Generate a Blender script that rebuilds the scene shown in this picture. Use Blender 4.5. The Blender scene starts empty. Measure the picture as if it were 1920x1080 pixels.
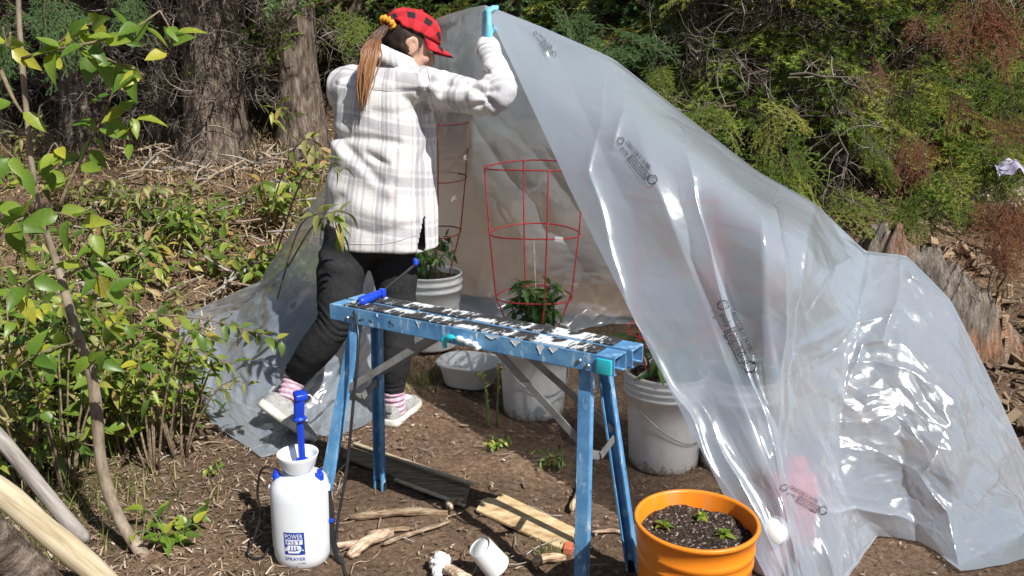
import bpy, bmesh, math, random
import numpy as np
from mathutils import Vector, Matrix
from mathutils.bvhtree import BVHTree

scene = bpy.context.scene
R = math.radians
# ---------------------------------------------------------------- camera, sky, sun, exposure
PITCH, FPX, CAMZ = 14.0, 1600.0, 1.43
cam = bpy.data.cameras.new('camera')
cam.lens = FPX / 1920 * 36.0
cam.sensor_width = 36.0
cam.clip_start, cam.clip_end = 0.05, 500
camo = bpy.data.objects.new('camera', cam)
scene.collection.objects.link(camo)
camo.location = (0, 0, CAMZ)
camo.rotation_euler = (R(90 - PITCH), 0, 0)
scene.camera = camo

SUN = Vector((0.40, -0.47, 0.66)).normalized()          # from the ground towards the sun
world = bpy.data.worlds.new('World')
scene.world = world
world.use_nodes = True
wn = world.node_tree
sky = wn.nodes.new('ShaderNodeTexSky')
sky.sky_type = 'NISHITA'
sky.sun_disc = False
sky.sun_elevation = math.asin(SUN.z)
sky.sun_rotation = math.atan2(SUN.x, SUN.y)
sky.altitude = 800
wn.links.new(sky.outputs[0], wn.nodes['Background'].inputs[0])
wn.nodes['Background'].inputs[1].default_value = 0.05
sl = bpy.data.lights.new('sun', 'SUN')
sl.energy, sl.angle, sl.color = 5.0, R(0.5), (1.0, 0.97, 0.915)
so = bpy.data.objects.new('sun', sl)
scene.collection.objects.link(so)
so.rotation_euler = SUN.to_track_quat('Z', 'Y').to_euler()
scene.view_settings.view_transform = 'Standard'
scene.view_settings.look = 'None'
scene.view_settings.exposure = 0.36
scene.view_settings.gamma = 1.0
scene.view_settings.use_curve_mapping = False
scene.cycles.max_bounces = 10
scene.cycles.transparent_max_bounces = 24
scene.cycles.diffuse_bounces = 4
scene.cycles.use_denoising = True
scene.cycles.sample_clamp_indirect = 6.0

# ---------------------------------------------------------------- helpers
rng = np.random.default_rng(11)
random.seed(5)
C = scene.collection
CAM = np.array([0, 0, CAMZ])
cp, sp = math.cos(R(PITCH)), math.sin(R(PITCH))

def ray(px, py):
    u, v = (px - 960) / FPX, (540 - py) / FPX
    return np.array([u, cp + v * sp, -sp + v * cp])

def P(px, py, Y):                       # the point of the place seen at that pixel, Y metres away
    d = ray(px, py)
    return CAM + d * (Y / d[1])

def proj(V):
    D = np.asarray(V, float) - CAM
    dep = D[:, 1] * cp - D[:, 2] * sp
    up = D[:, 1] * sp + D[:, 2] * cp
    return 960 + FPX * D[:, 0] / dep, 540 - FPX * up / dep

def _hash(i, seed):
    n = (i[..., 0] * 374761393 + i[..., 1] * 668265263 + i[..., 2] * 2147483647 + seed * 1274126177).astype(np.int64)
    n = (n ^ (n >> 13)) * 1274126177
    n = n & 0x7fffffff
    n = n ^ (n >> 16)
    return (n & 0xffff) / 65535.0

def vn(p, seed=0):                      # value noise, -1..1
    p = np.asarray(p, float)
    i = np.floor(p).astype(np.int64)
    f = p - i
    f = f * f * (3 - 2 * f)
    r = 0
    for a in (0, 1):
        for b in (0, 1):
            for c in (0, 1):
                w = (f[..., 0] if a else 1 - f[..., 0]) * (f[..., 1] if b else 1 - f[..., 1]) * (f[..., 2] if c else 1 - f[..., 2])
                r = r + w * _hash(i + np.array([a, b, c]), seed)
    return r * 2 - 1

def fbm(p, seed=0, o=4):
    p = np.asarray(p, float)
    return sum(vn(p * 2 ** k, seed + k) * 0.5 ** k for k in range(o))

def sst(a, b, x):
    t = np.clip((x - a) / (b - a), 0, 1)
    return t * t * (3 - 2 * t)

def hgt(x, y):                          # height of the ground
    x = np.asarray(x, float); y = np.asarray(y, float)
    yy = y - 3.75 - 0.15 * np.sin(x * 1.3) + 0.25 * sst(-0.9, -2.5, x) * 1.0
    b = 0.33 * (np.sqrt(yy * yy + 0.10) + yy) / 2
    b = np.where(y > 16, b - (y - 16) * 0.13, b)
    q = np.stack([x, y, x * 0], -1)
    near = np.exp(-np.maximum(0, y - 4) ** 2)
    return b + 0.010 * fbm(q * 3.0, 3, 3) + 0.05 * (1 - near) * vn(q * 1.7, 8) * (y > 3.4) - 0.004

def hz(x, y):
    return float(hgt(x, y))

def G(px, py, dz=0.0):                  # the ground point seen at that pixel
    d = ray(px, py)
    lo, hi = 0.5, 60.0
    for k in range(400):
        t = 0.5 * 1.012 ** k
        q = CAM + d * t
        if q[2] <= hz(q[0], q[1]) + dz:
            break
    return q

def wm(o):
    m = o.matrix_basis.copy()
    return wm(o.parent) @ m if o.parent else m

def tag(o, label=None, cat=None, group=None, kind=None):
    if label: o['label'] = label
    if cat: o['category'] = cat
    if group: o['group'] = group
    if kind: o['kind'] = kind
    return o

def empty(name, loc, label=None, cat=None, group=None):
    o = bpy.data.objects.new(name, None)
    o.empty_display_size = 0.05
    C.objects.link(o)
    o.matrix_basis = Matrix.Translation(Vector([float(c) for c in loc]))
    return tag(o, label, cat, group)

def mk_mesh(name, V, F, m=None, smooth=True, rnd=None, attr=None):
    me = bpy.data.meshes.new(name)
    V = np.asarray(V, float)
    if isinstance(F, np.ndarray):
        n, k = F.shape
        me.vertices.add(len(V)); me.vertices.foreach_set('co', V.astype(np.float32).ravel())
        me.loops.add(n * k); me.loops.foreach_set('vertex_index', F.astype(np.int32).ravel())
        me.polygons.add(n); me.polygons.foreach_set('loop_start', np.arange(0, n * k, k, dtype=np.int32))
        me.update(calc_edges=True)
    else:
        me.from_pydata([tuple(v) for v in V], [], [tuple(int(i) for i in f) for f in F])
    me.polygons.foreach_set('use_smooth', np.full(len(me.polygons), bool(smooth)))
    if rnd is not None:
        a = me.attributes.new('rnd', 'FLOAT', 'FACE'); a.data.foreach_set('value', np.asarray(rnd, np.float32))
    for key, val in (attr or {}).items():
        a = me.attributes.new(key, 'FLOAT_VECTOR', 'POINT'); a.data.foreach_set('vector', np.asarray(val, np.float32).ravel())
    if m: me.materials.append(m)
    me.update()
    return me

def put(name, me, M, parent=None):      # link a mesh with world matrix M under a parent
    o = bpy.data.objects.new(name, me)
    C.objects.link(o)
    o.parent = parent
    o.matrix_basis = (wm(parent).inverted() @ M) if parent else M
    return o

def add(name, V, F, m, parent=None, smooth=True, rnd=None, attr=None):   # a mesh given in world coordinates, origin moved to its base
    V = np.asarray(V, float)
    c = np.array([V[:, 0].mean(), V[:, 1].mean(), V[:, 2].min()])
    return put(name, mk_mesh(name, V - c, F, m, smooth, rnd, attr), Matrix.Translation(Vector(c)), parent)

class Geo:
    def __init__(s): s.V, s.F, s.r, s.n = [], [], [], 0
    def add(s, vf, rnd=0.5):
        V, F = vf
        V = np.asarray(V, float)
        s.V.append(V)
        s.F += [tuple(int(i) + s.n for i in f) for f in F]
        s.r += [rnd] * len(F)
        s.n += len(V)
        return s
    def out(s): return np.concatenate(s.V), s.F
    def obj(s, name, m, parent=None, smooth=True):
        V, F = s.out()
        return add(name, V, F, m, parent, smooth, s.r)

def nrm(v):
    v = np.asarray(v, float); return v / (np.linalg.norm(v) + 1e-12)

def tube(pts, rad, sides=8, cap=True, flat=None, up0=None):
    pts = np.asarray(pts, float); n = len(pts)
    rad = np.broadcast_to(np.asarray(rad, float), (n,)) if np.ndim(rad) < 2 else np.asarray(rad)
    T = np.gradient(pts, axis=0); T /= np.linalg.norm(T, axis=1)[:, None] + 1e-12
    a = np.array(up0, float) if up0 is not None else (np.array([0, 0, 1.0]) if abs(T[0][2]) < 0.9 else np.array([1.0, 0, 0]))
    V = []
    ang = np.arange(sides) / sides * 2 * math.pi
    for i in range(n):
        a = nrm(a - T[i] * (a @ T[i])); b = np.cross(T[i], a)
        r1, r2 = (rad[i], rad[i]) if np.ndim(rad[i]) == 0 else rad[i]
        if flat: r2 = r1 * flat
        V.append(pts[i] + np.cos(ang)[:, None] * a * r1 + np.sin(ang)[:, None] * b * r2)
    V = np.concatenate(V)
    F = []
    for i in range(n - 1):
        for j in range(sides):
            k = (j + 1) % sides
            F.append((i * sides + j, i * sides + k, (i + 1) * sides + k, (i + 1) * sides + j))
    if cap:
        F.append(tuple(range(sides))[::-1]); F.append(tuple((n - 1) * sides + j for j in range(sides)))
    return V, F

def curve(pts, n=24):                   # Catmull-Rom through points
    p = np.asarray(pts, float)
    p = np.concatenate([[2 * p[0] - p[1]], p, [2 * p[-1] - p[-2]]])
    m = len(p) - 3
    out = []
    for t in np.linspace(0, m - 1e-6, n):
        i = int(t); f = t - i
        a, b, c, d = p[i:i + 4]
        out.append(0.5 * (2 * b + (c - a) * f + (2 * a - 5 * b + 4 * c - d) * f * f + (3 * b - a - 3 * c + d) * f ** 3))
    return np.array(out)

def box(c, ax, ay, az, bevel=0.0):      # box with half-axis vectors
    c, ax, ay, az = (np.asarray(v, float) for v in (c, ax, ay, az))
    if bevel <= 0:
        V = [c + sx * ax + sy * ay + sz * az for sz in (-1, 1) for sy in (-1, 1) for sx in (-1, 1)]
        return V, [(0, 2, 3, 1), (4, 5, 7, 6), (0, 1, 5, 4), (2, 6, 7, 3), (0, 4, 6, 2), (1, 3, 7, 5)]
    bm = bmesh.new(); bmesh.ops.create_cube(bm, size=2)
    M = Matrix(((*[ax[0], ay[0], az[0]], c[0]), (*[ax[1], ay[1], az[1]], c[1]), (*[ax[2], ay[2], az[2]], c[2]), (0, 0, 0, 1)))
    bmesh.ops.transform(bm, matrix=M, verts=bm.verts)
    bmesh.ops.bevel(bm, geom=bm.edges[:], offset=bevel, segments=2, affect='EDGES', profile=0.6)
    bm.verts.index_update()
    V = [tuple(v.co) for v in bm.verts]; F = [tuple(v.index for v in f.verts) for f in bm.faces]
    bm.free()
    return V, F

def lathe(prof, c=(0, 0, 0), sides=40, sq=0.0, tilt=None):
    prof = np.asarray(prof, float); n = len(prof)
    ang = np.arange(sides) / sides * 2 * math.pi
    k = 1 + sq * (np.abs(np.cos(ang)) ** 4 + np.abs(np.sin(ang)) ** 4 - 1) * -1
    V = np.concatenate([np.stack([r * np.cos(ang) * k, r * np.sin(ang) * k, np.full(sides, z)], -1) for r, z in prof])
    F = [(i * sides + j, i * sides + (j + 1) % sides, (i + 1) * sides + (j + 1) % sides, (i + 1) * sides + j) for i in range(n - 1) for j in range(sides)]
    if tilt is not None: V = V @ np.array(tilt).T
    return V + np.array(c, float), F

# ---------------------------------------------------------------- materials
def nt(name):
    m = bpy.data.materials.new(name); m.use_nodes = True
    t = m.node_tree
    return m, t, t.nodes['Principled BSDF'], t.links

def noise(t, scale, detail=5, rough=0.6, coord='Object', stretch=None):
    tc = t.nodes.new('ShaderNodeTexCoord'); mp = t.nodes.new('ShaderNodeMapping'); n = t.nodes.new('ShaderNodeTexNoise')
    t.links.new(tc.outputs[coord], mp.inputs[0]); t.links.new(mp.outputs[0], n.inputs['Vector'])
    if stretch: mp.inputs['Scale'].default_value = stretch
    n.inputs['Scale'].default_value = scale; n.inputs['Detail'].default_value = detail; n.inputs['Roughness'].default_value = rough
    return n.outputs[0]

def ramp(t, fac, stops, interp='LINEAR'):
    r = t.nodes.new('ShaderNodeValToRGB'); r.color_ramp.interpolation = interp
    e = r.color_ramp.elements
    while len(e) < len(stops): e.new(0.5)
    for i, (p, c) in enumerate(stops):
        e[i].position = p; e[i].color = (*c, 1) if len(c) == 3 else c
    t.links.new(fac, r.inputs[0])
    return r.outputs[0]

def mix(t, fac, a, b, mode='MIX'):
    m = t.nodes.new('ShaderNodeMix'); m.data_type = 'RGBA'; m.blend_type = mode
    for s, v in ((m.inputs['Factor'], fac), (m.inputs['A'], a), (m.inputs['B'], b)):
        if hasattr(v, 'links'): t.links.new(v, s)
        else: s.default_value = v if isinstance(v, (int, float)) else (*v, 1)
    return m.outputs['Result']

def math_(t, op, a, b=0.0):
    m = t.nodes.new('ShaderNodeMath'); m.operation = op
    for s, v in ((m.inputs[0], a), (m.inputs[1], b)):
        if hasattr(v, 'links'): t.links.new(v, s)
        else: s.default_value = v
    return m.outputs[0]

def bump(t, h, strength=0.3, dist=0.01):
    b = t.nodes.new('ShaderNodeBump'); b.inputs['Strength'].default_value = strength; b.inputs['Distance'].default_value = dist
    t.links.new(h, b.inputs['Height'])
    t.links.new(b.outputs[0], t.nodes['Principled BSDF'].inputs['Normal'])

def simple(name, stops, scale=20, rough=0.6, bmp=0.0, spec=0.5, stretch=None, metal=0.0, detail=5, grime=None, bdist=0.004, sss=0.0, randmix=0.0):
    m, t, b, l = nt(name)
    n = noise(t, scale, detail, 0.6, 'Object', stretch)
    if not isinstance(stops[0][1], tuple):
        stops = [(0.35, stops[0]), (0.65, stops[1])]
    col = ramp(t, n, stops)
    if grime:                              # soil splashed onto the lower part, in spots and smears
        tc = t.nodes.new('ShaderNodeTexCoord'); sz = t.nodes.new('ShaderNodeSeparateXYZ'); l.new(tc.outputs['Object'], sz.inputs[0])
        low = t.nodes.new('ShaderNodeMapRange'); low.inputs[1].default_value = grime; low.inputs[2].default_value = 0.0; low.inputs[3].default_value = -0.02; low.inputs[4].default_value = 0.26; l.new(sz.outputs[2], low.inputs[0])
        ng = math_(t, 'ADD', noise(t, 34, 7, 0.75), low.outputs[0])
        col = mix(t, math_(t, 'MULTIPLY', ramp(t, ng, [(0.60, (0, 0, 0)), (0.70, (1, 1, 1))]), 0.75), col, (0.20, 0.135, 0.09))
        ns = noise(t, 12, 6, 0.7, stretch=(1, 1, 0.25))
        col = mix(t, math_(t, 'MULTIPLY', ramp(t, ns, [(0.58, (0, 0, 0)), (0.70, (1, 1, 1))]), 0.22), col, (0.42, 0.36, 0.29))
    if randmix:
        oi = t.nodes.new('ShaderNodeObjectInfo')
        k = math_(t, 'MULTIPLY_ADD', oi.outputs['Random'], randmix); t.nodes[-1].inputs[2].default_value = 1 - randmix * 0.5
        col = mix(t, 1.0, col, k, 'MULTIPLY')
    l.new(col, b.inputs['Base Color'])
    b.inputs['Roughness'].default_value = rough; b.inputs['Specular IOR Level'].default_value = spec; b.inputs['Metallic'].default_value = metal
    if sss:
        b.inputs['Subsurface Weight'].default_value = sss; b.inputs['Subsurface Radius'].default_value = (0.02, 0.02, 0.02); b.inputs['Subsurface Scale'].default_value = 0.5
    if bmp: bump(t, n, bmp, bdist)
    return m

def rnd_mat(name, stops, rough=0.8, transl=0.0, spec=0.3, obj_rnd=False, nscale=0, hue=0.0):
    """colour picked per face ('rnd') or per object from a ramp; optional light through thin leaves"""
    m, t, b, l = nt(name)
    if obj_rnd:
        a = t.nodes.new('ShaderNodeObjectInfo').outputs['Random']
    else:
        at = t.nodes.new('ShaderNodeAttribute'); at.attribute_name = 'rnd'; a = at.outputs['Fac']
        if hue:
            o = t.nodes.new('ShaderNodeObjectInfo').outputs['Random']
            a = math_(t, 'ADD', a, math_(t, 'MULTIPLY', math_(t, 'SUBTRACT', o, 0.5), hue))
    if nscale:
        n = noise(t, nscale, 4)
        a = math_(t, 'ADD', a, math_(t, 'MULTIPLY', math_(t, 'SUBTRACT', n, 0.5), 0.6))
    col = ramp(t, a, stops)
    l.new(col, b.inputs['Base Color'])
    b.inputs['Roughness'].default_value = rough; b.inputs['Specular IOR Level'].default_value = spec
    if transl:
        tr = t.nodes.new('ShaderNodeBsdfTranslucent'); mx = t.nodes.new('ShaderNodeMixShader')
        l.new(mix(t, 1.0, col, (1.3, 1.25, 0.7), 'MULTIPLY'), tr.inputs[0]); mx.inputs[0].default_value = transl
        l.new(b.outputs[0], mx.inputs[1]); l.new(tr.outputs[0], mx.inputs[2])
        l.new(mx.outputs[0], t.nodes['Material Output'].inputs[0])
    return m

M = {}
# ground: dry brown dirt and forest duff, dark humus under the trees with their shade painted in
m, t, b, l = nt('dirt')
n1 = noise(t, 1.6, 6, 0.6); n2 = noise(t, 48, 9, 0.8); n3 = noise(t, 150, 3, 0.6)
c1 = ramp(t, n2, [(0.28, (0.045, 0.029, 0.020)), (0.43, (0.165, 0.108, 0.074)), (0.56, (0.28, 0.195, 0.138)), (0.69, (0.48, 0.37, 0.28))])
c2 = ramp(t, n1, [(0.35, (0.62, 0.60, 0.58)), (0.65, (1.12, 1.08, 1.02))])
cc = mix(t, 1.0, c1, c2, 'MULTIPLY')
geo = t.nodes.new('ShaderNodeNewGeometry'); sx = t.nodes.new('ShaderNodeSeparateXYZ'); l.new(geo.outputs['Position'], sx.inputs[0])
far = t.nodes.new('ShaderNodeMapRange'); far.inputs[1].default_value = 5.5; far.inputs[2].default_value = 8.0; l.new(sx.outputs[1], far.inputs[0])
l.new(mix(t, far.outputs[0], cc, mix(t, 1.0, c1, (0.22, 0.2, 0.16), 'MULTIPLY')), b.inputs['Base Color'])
b.inputs['Roughness'].default_value = 0.95; b.inputs['Specular IOR Level'].default_value = 0.15
bump(t, math_(t, 'ADD', n2, math_(t, 'MULTIPLY', n3, 0.4)), 0.9, 0.02)
M['dirt'] = m
M['litter'] = rnd_mat('litter', [(0.0, (0.07, 0.043, 0.03)), (0.35, (0.17, 0.108, 0.07)), (0.65, (0.29, 0.20, 0.135)), (0.9, (0.42, 0.32, 0.225)), (1.0, (0.52, 0.44, 0.34))], 0.9)
M['stick'] = simple('stick', [(0.34, (0.13, 0.085, 0.058)), (0.48, (0.36, 0.255, 0.175)), (0.62, (0.60, 0.48, 0.36))], 26, 0.9, 1.0, 0.15, (0.7, 3.5, 3.5), bdist=0.008, detail=8, randmix=0.6)
M['greywood'] = simple('greywood', [(0.3, (0.18, 0.16, 0.14)), (0.5, (0.34, 0.31, 0.28)), (0.7, (0.48, 0.45, 0.41))], 10, 0.85, 0.6, 0.2, (0.6, 7, 7), randmix=0.3)
M['barkchip'] = simple('barkchip', [(0.34, (0.12, 0.07, 0.045)), (0.48, (0.36, 0.24, 0.15)), (0.62, (0.58, 0.45, 0.32))], 26, 0.9, 1.0, 0.15, (0.7, 3.5, 3.5), bdist=0.008, detail=8, randmix=0.7)
M['bark'] = simple('bark', [(0.3, (0.045, 0.032, 0.026)), (0.48, (0.13, 0.10, 0.08)), (0.62, (0.26, 0.205, 0.165)), (0.75, (0.42, 0.35, 0.29))], 9, 0.95, 1.0, 0.1, (5, 5, 1), detail=8, bdist=0.03)
M['deadtwig'] = rnd_mat('deadtwig', [(0.0, (0.06, 0.047, 0.038)), (0.5, (0.17, 0.138, 0.112)), (1.0, (0.36, 0.31, 0.265))], 0.9)
M['boughwood'] = rnd_mat('boughwood', [(0.0, (0.05, 0.035, 0.022)), (1.0, (0.13, 0.09, 0.055))], 0.9)
M['needle'] = rnd_mat('needle', [(0.0, (0.060, 0.115, 0.026)), (0.35, (0.13, 0.22, 0.04)), (0.6, (0.25, 0.335, 0.065)), (0.85, (0.42, 0.45, 0.10)), (1.0, (0.58, 0.50, 0.17))], 0.6, 0.38, hue=0.6)
M['needle_blue'] = rnd_mat('needle_blue', [(0.0, (0.045, 0.10, 0.042)), (0.5, (0.11, 0.22, 0.088)), (1.0, (0.26, 0.38, 0.15))], 0.6, 0.35, hue=0.3)
M['needle_dead'] = rnd_mat('needle_dead', [(0.0, (0.13, 0.045, 0.022)), (0.5, (0.29, 0.115, 0.060)), (1.0, (0.46, 0.23, 0.13))], 0.8, 0.2, hue=0.3)
M['leaf'] = rnd_mat('leaf', [(0.0, (0.055, 0.105, 0.018)), (0.35, (0.13, 0.21, 0.032)), (0.62, (0.22, 0.30, 0.05)), (0.84, (0.34, 0.38, 0.07)), (0.94, (0.42, 0.38, 0.09)), (1.0, (0.36, 0.17, 0.07))], 0.42, 0.35, 0.5, obj_rnd=True, nscale=8)
M['leaf_bright'] = rnd_mat('leaf_bright', [(0.0, (0.085, 0.17, 0.022)), (0.4, (0.17, 0.28, 0.035)), (0.8, (0.28, 0.36, 0.05)), (1.0, (0.48, 0.44, 0.05))], 0.38, 0.4, 0.5, obj_rnd=True, nscale=8)
M['leaf_olive'] = rnd_mat('leaf_olive', [(0.0, (0.09, 0.11, 0.03)), (0.4, (0.17, 0.20, 0.055)), (0.75, (0.27, 0.28, 0.09)), (0.92, (0.38, 0.32, 0.13)), (1.0, (0.36, 0.21, 0.10))], 0.5, 0.25, 0.4, obj_rnd=True, nscale=8)
M['leaf_pepper'] = rnd_mat('leaf_pepper', [(0.0, (0.025, 0.075, 0.02)), (0.5, (0.06, 0.14, 0.03)), (1.0, (0.14, 0.24, 0.05))], 0.35, 0.25, 0.5, obj_rnd=True, nscale=8)
M['grass'] = rnd_mat('grass', [(0.0, (0.06, 0.10, 0.02)), (0.5, (0.13, 0.19, 0.04)), (0.8, (0.26, 0.27, 0.08)), (1.0, (0.45, 0.38, 0.18))], 0.6, 0.3)
M['drygrass'] = rnd_mat('drygrass', [(0.0, (0.20, 0.125, 0.07)), (0.5, (0.40, 0.28, 0.155)), (0.8, (0.54, 0.43, 0.25)), (1.0, (0.24, 0.25, 0.08))], 0.9, 0.1)
M['stem'] = simple('stem', [(0.35, (0.12, 0.085, 0.05)), (0.65, (0.27, 0.21, 0.14))], 20, 0.75, 0.4, 0.3, (1, 1, 4))
M['sapling'] = simple('sapling', [(0.3, (0.13, 0.10, 0.07)), (0.5, (0.26, 0.205, 0.15)), (0.7, (0.38, 0.32, 0.25))], 16, 0.7, 0.5, 0.3, (3, 3, 1))
M['greenstem'] = simple('greenstem', [(0.07, 0.12, 0.03), (0.14, 0.17, 0.05)], 20, 0.6)
# ---------------------------------------------------------------- the ground: one sheet, flat in front, a bank rising to the wood behind
xs = np.concatenate([-np.geomspace(60, 3.6, 26), np.linspace(-3.5, 3.5, 150), np.geomspace(3.6, 60, 26)])
ys = np.concatenate([np.linspace(-12, 0.4, 14), np.linspace(0.6, 7.5, 165), np.geomspace(7.6, 90, 40)])
XX, YY = np.meshgrid(xs, ys)
ZZ = hgt(XX, YY)
ZZ += 0.008 * vn(np.stack([XX * 14, YY * 14, XX * 0], -1), 21) + 0.006 * vn(np.stack([XX * 30, YY * 30, XX * 0], -1), 22)
gi = np.arange(len(xs) * len(ys)).reshape(len(ys), len(xs))
GF = np.stack([gi[:-1, :-1], gi[:-1, 1:], gi[1:, 1:], gi[1:, :-1]], -1).reshape(-1, 4)
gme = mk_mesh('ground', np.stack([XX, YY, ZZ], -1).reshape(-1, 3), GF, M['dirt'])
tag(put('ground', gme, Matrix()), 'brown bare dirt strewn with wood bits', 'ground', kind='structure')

# ---------------------------------------------------------------- the plastic sheet
m = bpy.data.materials.new('clear_poly'); m.use_nodes = True
t = m.node_tree; l = t.links
t.nodes.remove(t.nodes['Principled BSDF'])
dif = t.nodes.new('ShaderNodeBsdfDiffuse'); dif.inputs[0].default_value = (0.73, 0.845, 0.99, 1)  # the sky's blue is tinted into the colour; the film itself is white
trl = t.nodes.new('ShaderNodeBsdfTranslucent'); trl.inputs[0].default_value = (0.83, 0.90, 0.98, 1)
trp = t.nodes.new('ShaderNodeBsdfTransparent'); trp.inputs[0].default_value = (0.95, 0.96, 0.97, 1)
gls = t.nodes.new('ShaderNodeBsdfGlossy'); gls.inputs['Roughness'].default_value = 0.19; gls.inputs[0].default_value = (1, 1, 1, 1)
m1 = t.nodes.new('ShaderNodeMixShader'); m1.inputs[0].default_value = 0.5
l.new(dif.outputs[0], m1.inputs[1]); l.new(trl.outputs[0], m1.inputs[2])
lw = t.nodes.new('ShaderNodeLayerWeight'); lw.inputs[0].default_value = 0.35
n = noise(t, 2.2, 3)
cloud = math_(t, 'MULTIPLY_ADD', n, 0.24); t.nodes[-1].inputs[2].default_value = 0.30
op = math_(t, 'ADD', cloud, math_(t, 'MULTIPLY', lw.outputs['Facing'], 0.35))
rfr = t.nodes.new('ShaderNodeBsdfRefraction'); rfr.inputs['IOR'].default_value = 1.12; rfr.inputs['Roughness'].default_value = 0.62; rfr.inputs[0].default_value = (0.95, 0.96, 0.97, 1)
m0 = t.nodes.new('ShaderNodeMixShader'); m0.inputs[0].default_value = 0.65; l.new(trp.outputs[0], m0.inputs[1]); l.new(rfr.outputs[0], m0.inputs[2])   # what lies behind is seen blurred
m2 = t.nodes.new('ShaderNodeMixShader'); l.new(op, m2.inputs[0]); l.new(m0.outputs[0], m2.inputs[1]); l.new(m1.outputs[0], m2.inputs[2])
gm = t.nodes.new('ShaderNodeNewGeometry'); dp = t.nodes.new('ShaderNodeVectorMath'); dp.operation = 'DOT_PRODUCT'
l.new(gm.outputs['Incoming'], dp.inputs[1])
cs = math_(t, 'SUBTRACT', 1.0, math_(t, 'ABSOLUTE', dp.outputs['Value']))       # thin film: the same reflection from either side
fr = math_(t, 'MULTIPLY_ADD', math_(t, 'POWER', cs, 4.0), 0.75); t.nodes[-1].inputs[2].default_value = 0.11
m3 = t.nodes.new('ShaderNodeMixShader'); l.new(fr, m3.inputs[0]); l.new(m2.outputs[0], m3.inputs[1]); l.new(gls.outputs[0], m3.inputs[2])
gl2 = t.nodes.new('ShaderNodeBsdfGlossy'); gl2.inputs['Roughness'].default_value = 0.06
m4 = t.nodes.new('ShaderNodeMixShader'); l.new(math_(t, 'MULTIPLY', fr, 0.55), m4.inputs[0]); l.new(m3.outputs[0], m4.inputs[1]); l.new(gl2.outputs[0], m4.inputs[2])
l.new(m4.outputs[0], t.nodes['Material Output'].inputs[0])
nf = noise(t, 26, 4, 0.5)
bp = t.nodes.new('ShaderNodeBump'); bp.inputs['Strength'].default_value = 0.12; bp.inputs['Distance'].default_value = 0.01
l.new(nf, bp.inputs['Height'])
for s in (dif, trl, gls, gl2): l.new(bp.outputs[0], s.inputs['Normal'])
l.new(bp.outputs[0], dp.inputs[0])
M['poly'] = m

def resample(p, n):
    p = curve(p, 60) if len(p) > 2 else np.asarray(p, float)
    d = np.concatenate([[0], np.cumsum(np.linalg.norm(np.diff(p, axis=0), axis=1))])
    s = np.linspace(0, d[-1], n)
    return np.stack([np.interp(s, d, p[:, k]) for k in range(3)], -1)

def loft(cols, nr, nc):
    A = np.array([resample(c, nr) for c in cols])
    k = np.linspace(0, len(cols) - 1, nc)
    lin = np.stack([np.stack([np.interp(k, np.arange(len(cols)), A[:, r, q]) for q in range(3)], -1) for r in range(nr)], 1)
    return 0.85 * lin + 0.15 * np.stack([curve(A[:, r], nc) for r in range(nr)], 1)      # (nc, nr, 3)

def gp(px, py): return G(px, py, 0.012)

APEX = P(908, 9, 3.36)
END = gp(1448, 1108)
ridge = [APEX, P(1020, 52, 3.34), P(1150, 110, 3.27), P(1300, 228, 3.18), P(1422, 322, 3.08), P(1528, 381, 2.98),
         P(1622, 470, 3.05), P(1700, 480, 3.0), P(1782, 562, 2.9), P(1852, 700, 2.82), P(1935, 880, 2.75)]
front = [
    [APEX] + [APEX + (END - APEX) * k + np.array([0.0, -0.03 * math.sin(k * 3.14), -0.03 * math.sin(k * 3.14)]) for k in (0.2, 0.4, 0.6, 0.8)] + [END],
    [ridge[1], P(1150, 330, 2.84), P(1270, 600, 2.58), P(1390, 860, 2.34), P(1440, 960, 2.25), gp(1478, 1112)],
    [ridge[2], P(1225, 330, 2.74), P(1330, 600, 2.56), P(1425, 860, 2.32), P(1462, 950, 2.25), gp(1492, 1115)],
    [ridge[3], P(1292, 297, 2.78), P(1345, 500, 2.62), P(1405, 700, 2.48), P(1452, 890, 2.30), P(1480, 960, 2.24), gp(1512, 1115)],
    [ridge[4], P(1430, 420, 2.55), P(1435, 600, 2.48), P(1450, 800, 2.40), P(1470, 905, 2.32), P(1500, 970, 2.26), gp(1545, 1110)],
    [ridge[5], P(1515, 470, 2.60), P(1495, 640, 2.52), P(1490, 800, 2.44), P(1512, 910, 2.34), P(1545, 975, 2.28), gp(1590, 1100)],
    [ridge[6], P(1600, 590, 2.78), P(1575, 760, 2.58), P(1580, 880, 2.45), P(1605, 950, 2.40), gp(1648, 1010)],
    [ridge[7], P(1690, 620, 2.72), P(1685, 800, 2.52), P(1700, 910, 2.46), gp(1722, 1022)],
    [ridge[8], P(1782, 700, 2.66), P(1782, 850, 2.46), P(1790, 980, 2.36), gp(1800, 1078)],
    [ridge[9], P(1852, 840, 2.58), P(1862, 960, 2.44), gp(1880, 1066)],
    [ridge[10], P(1935, 950, 2.62), gp(1950, 1045)],
]
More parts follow.
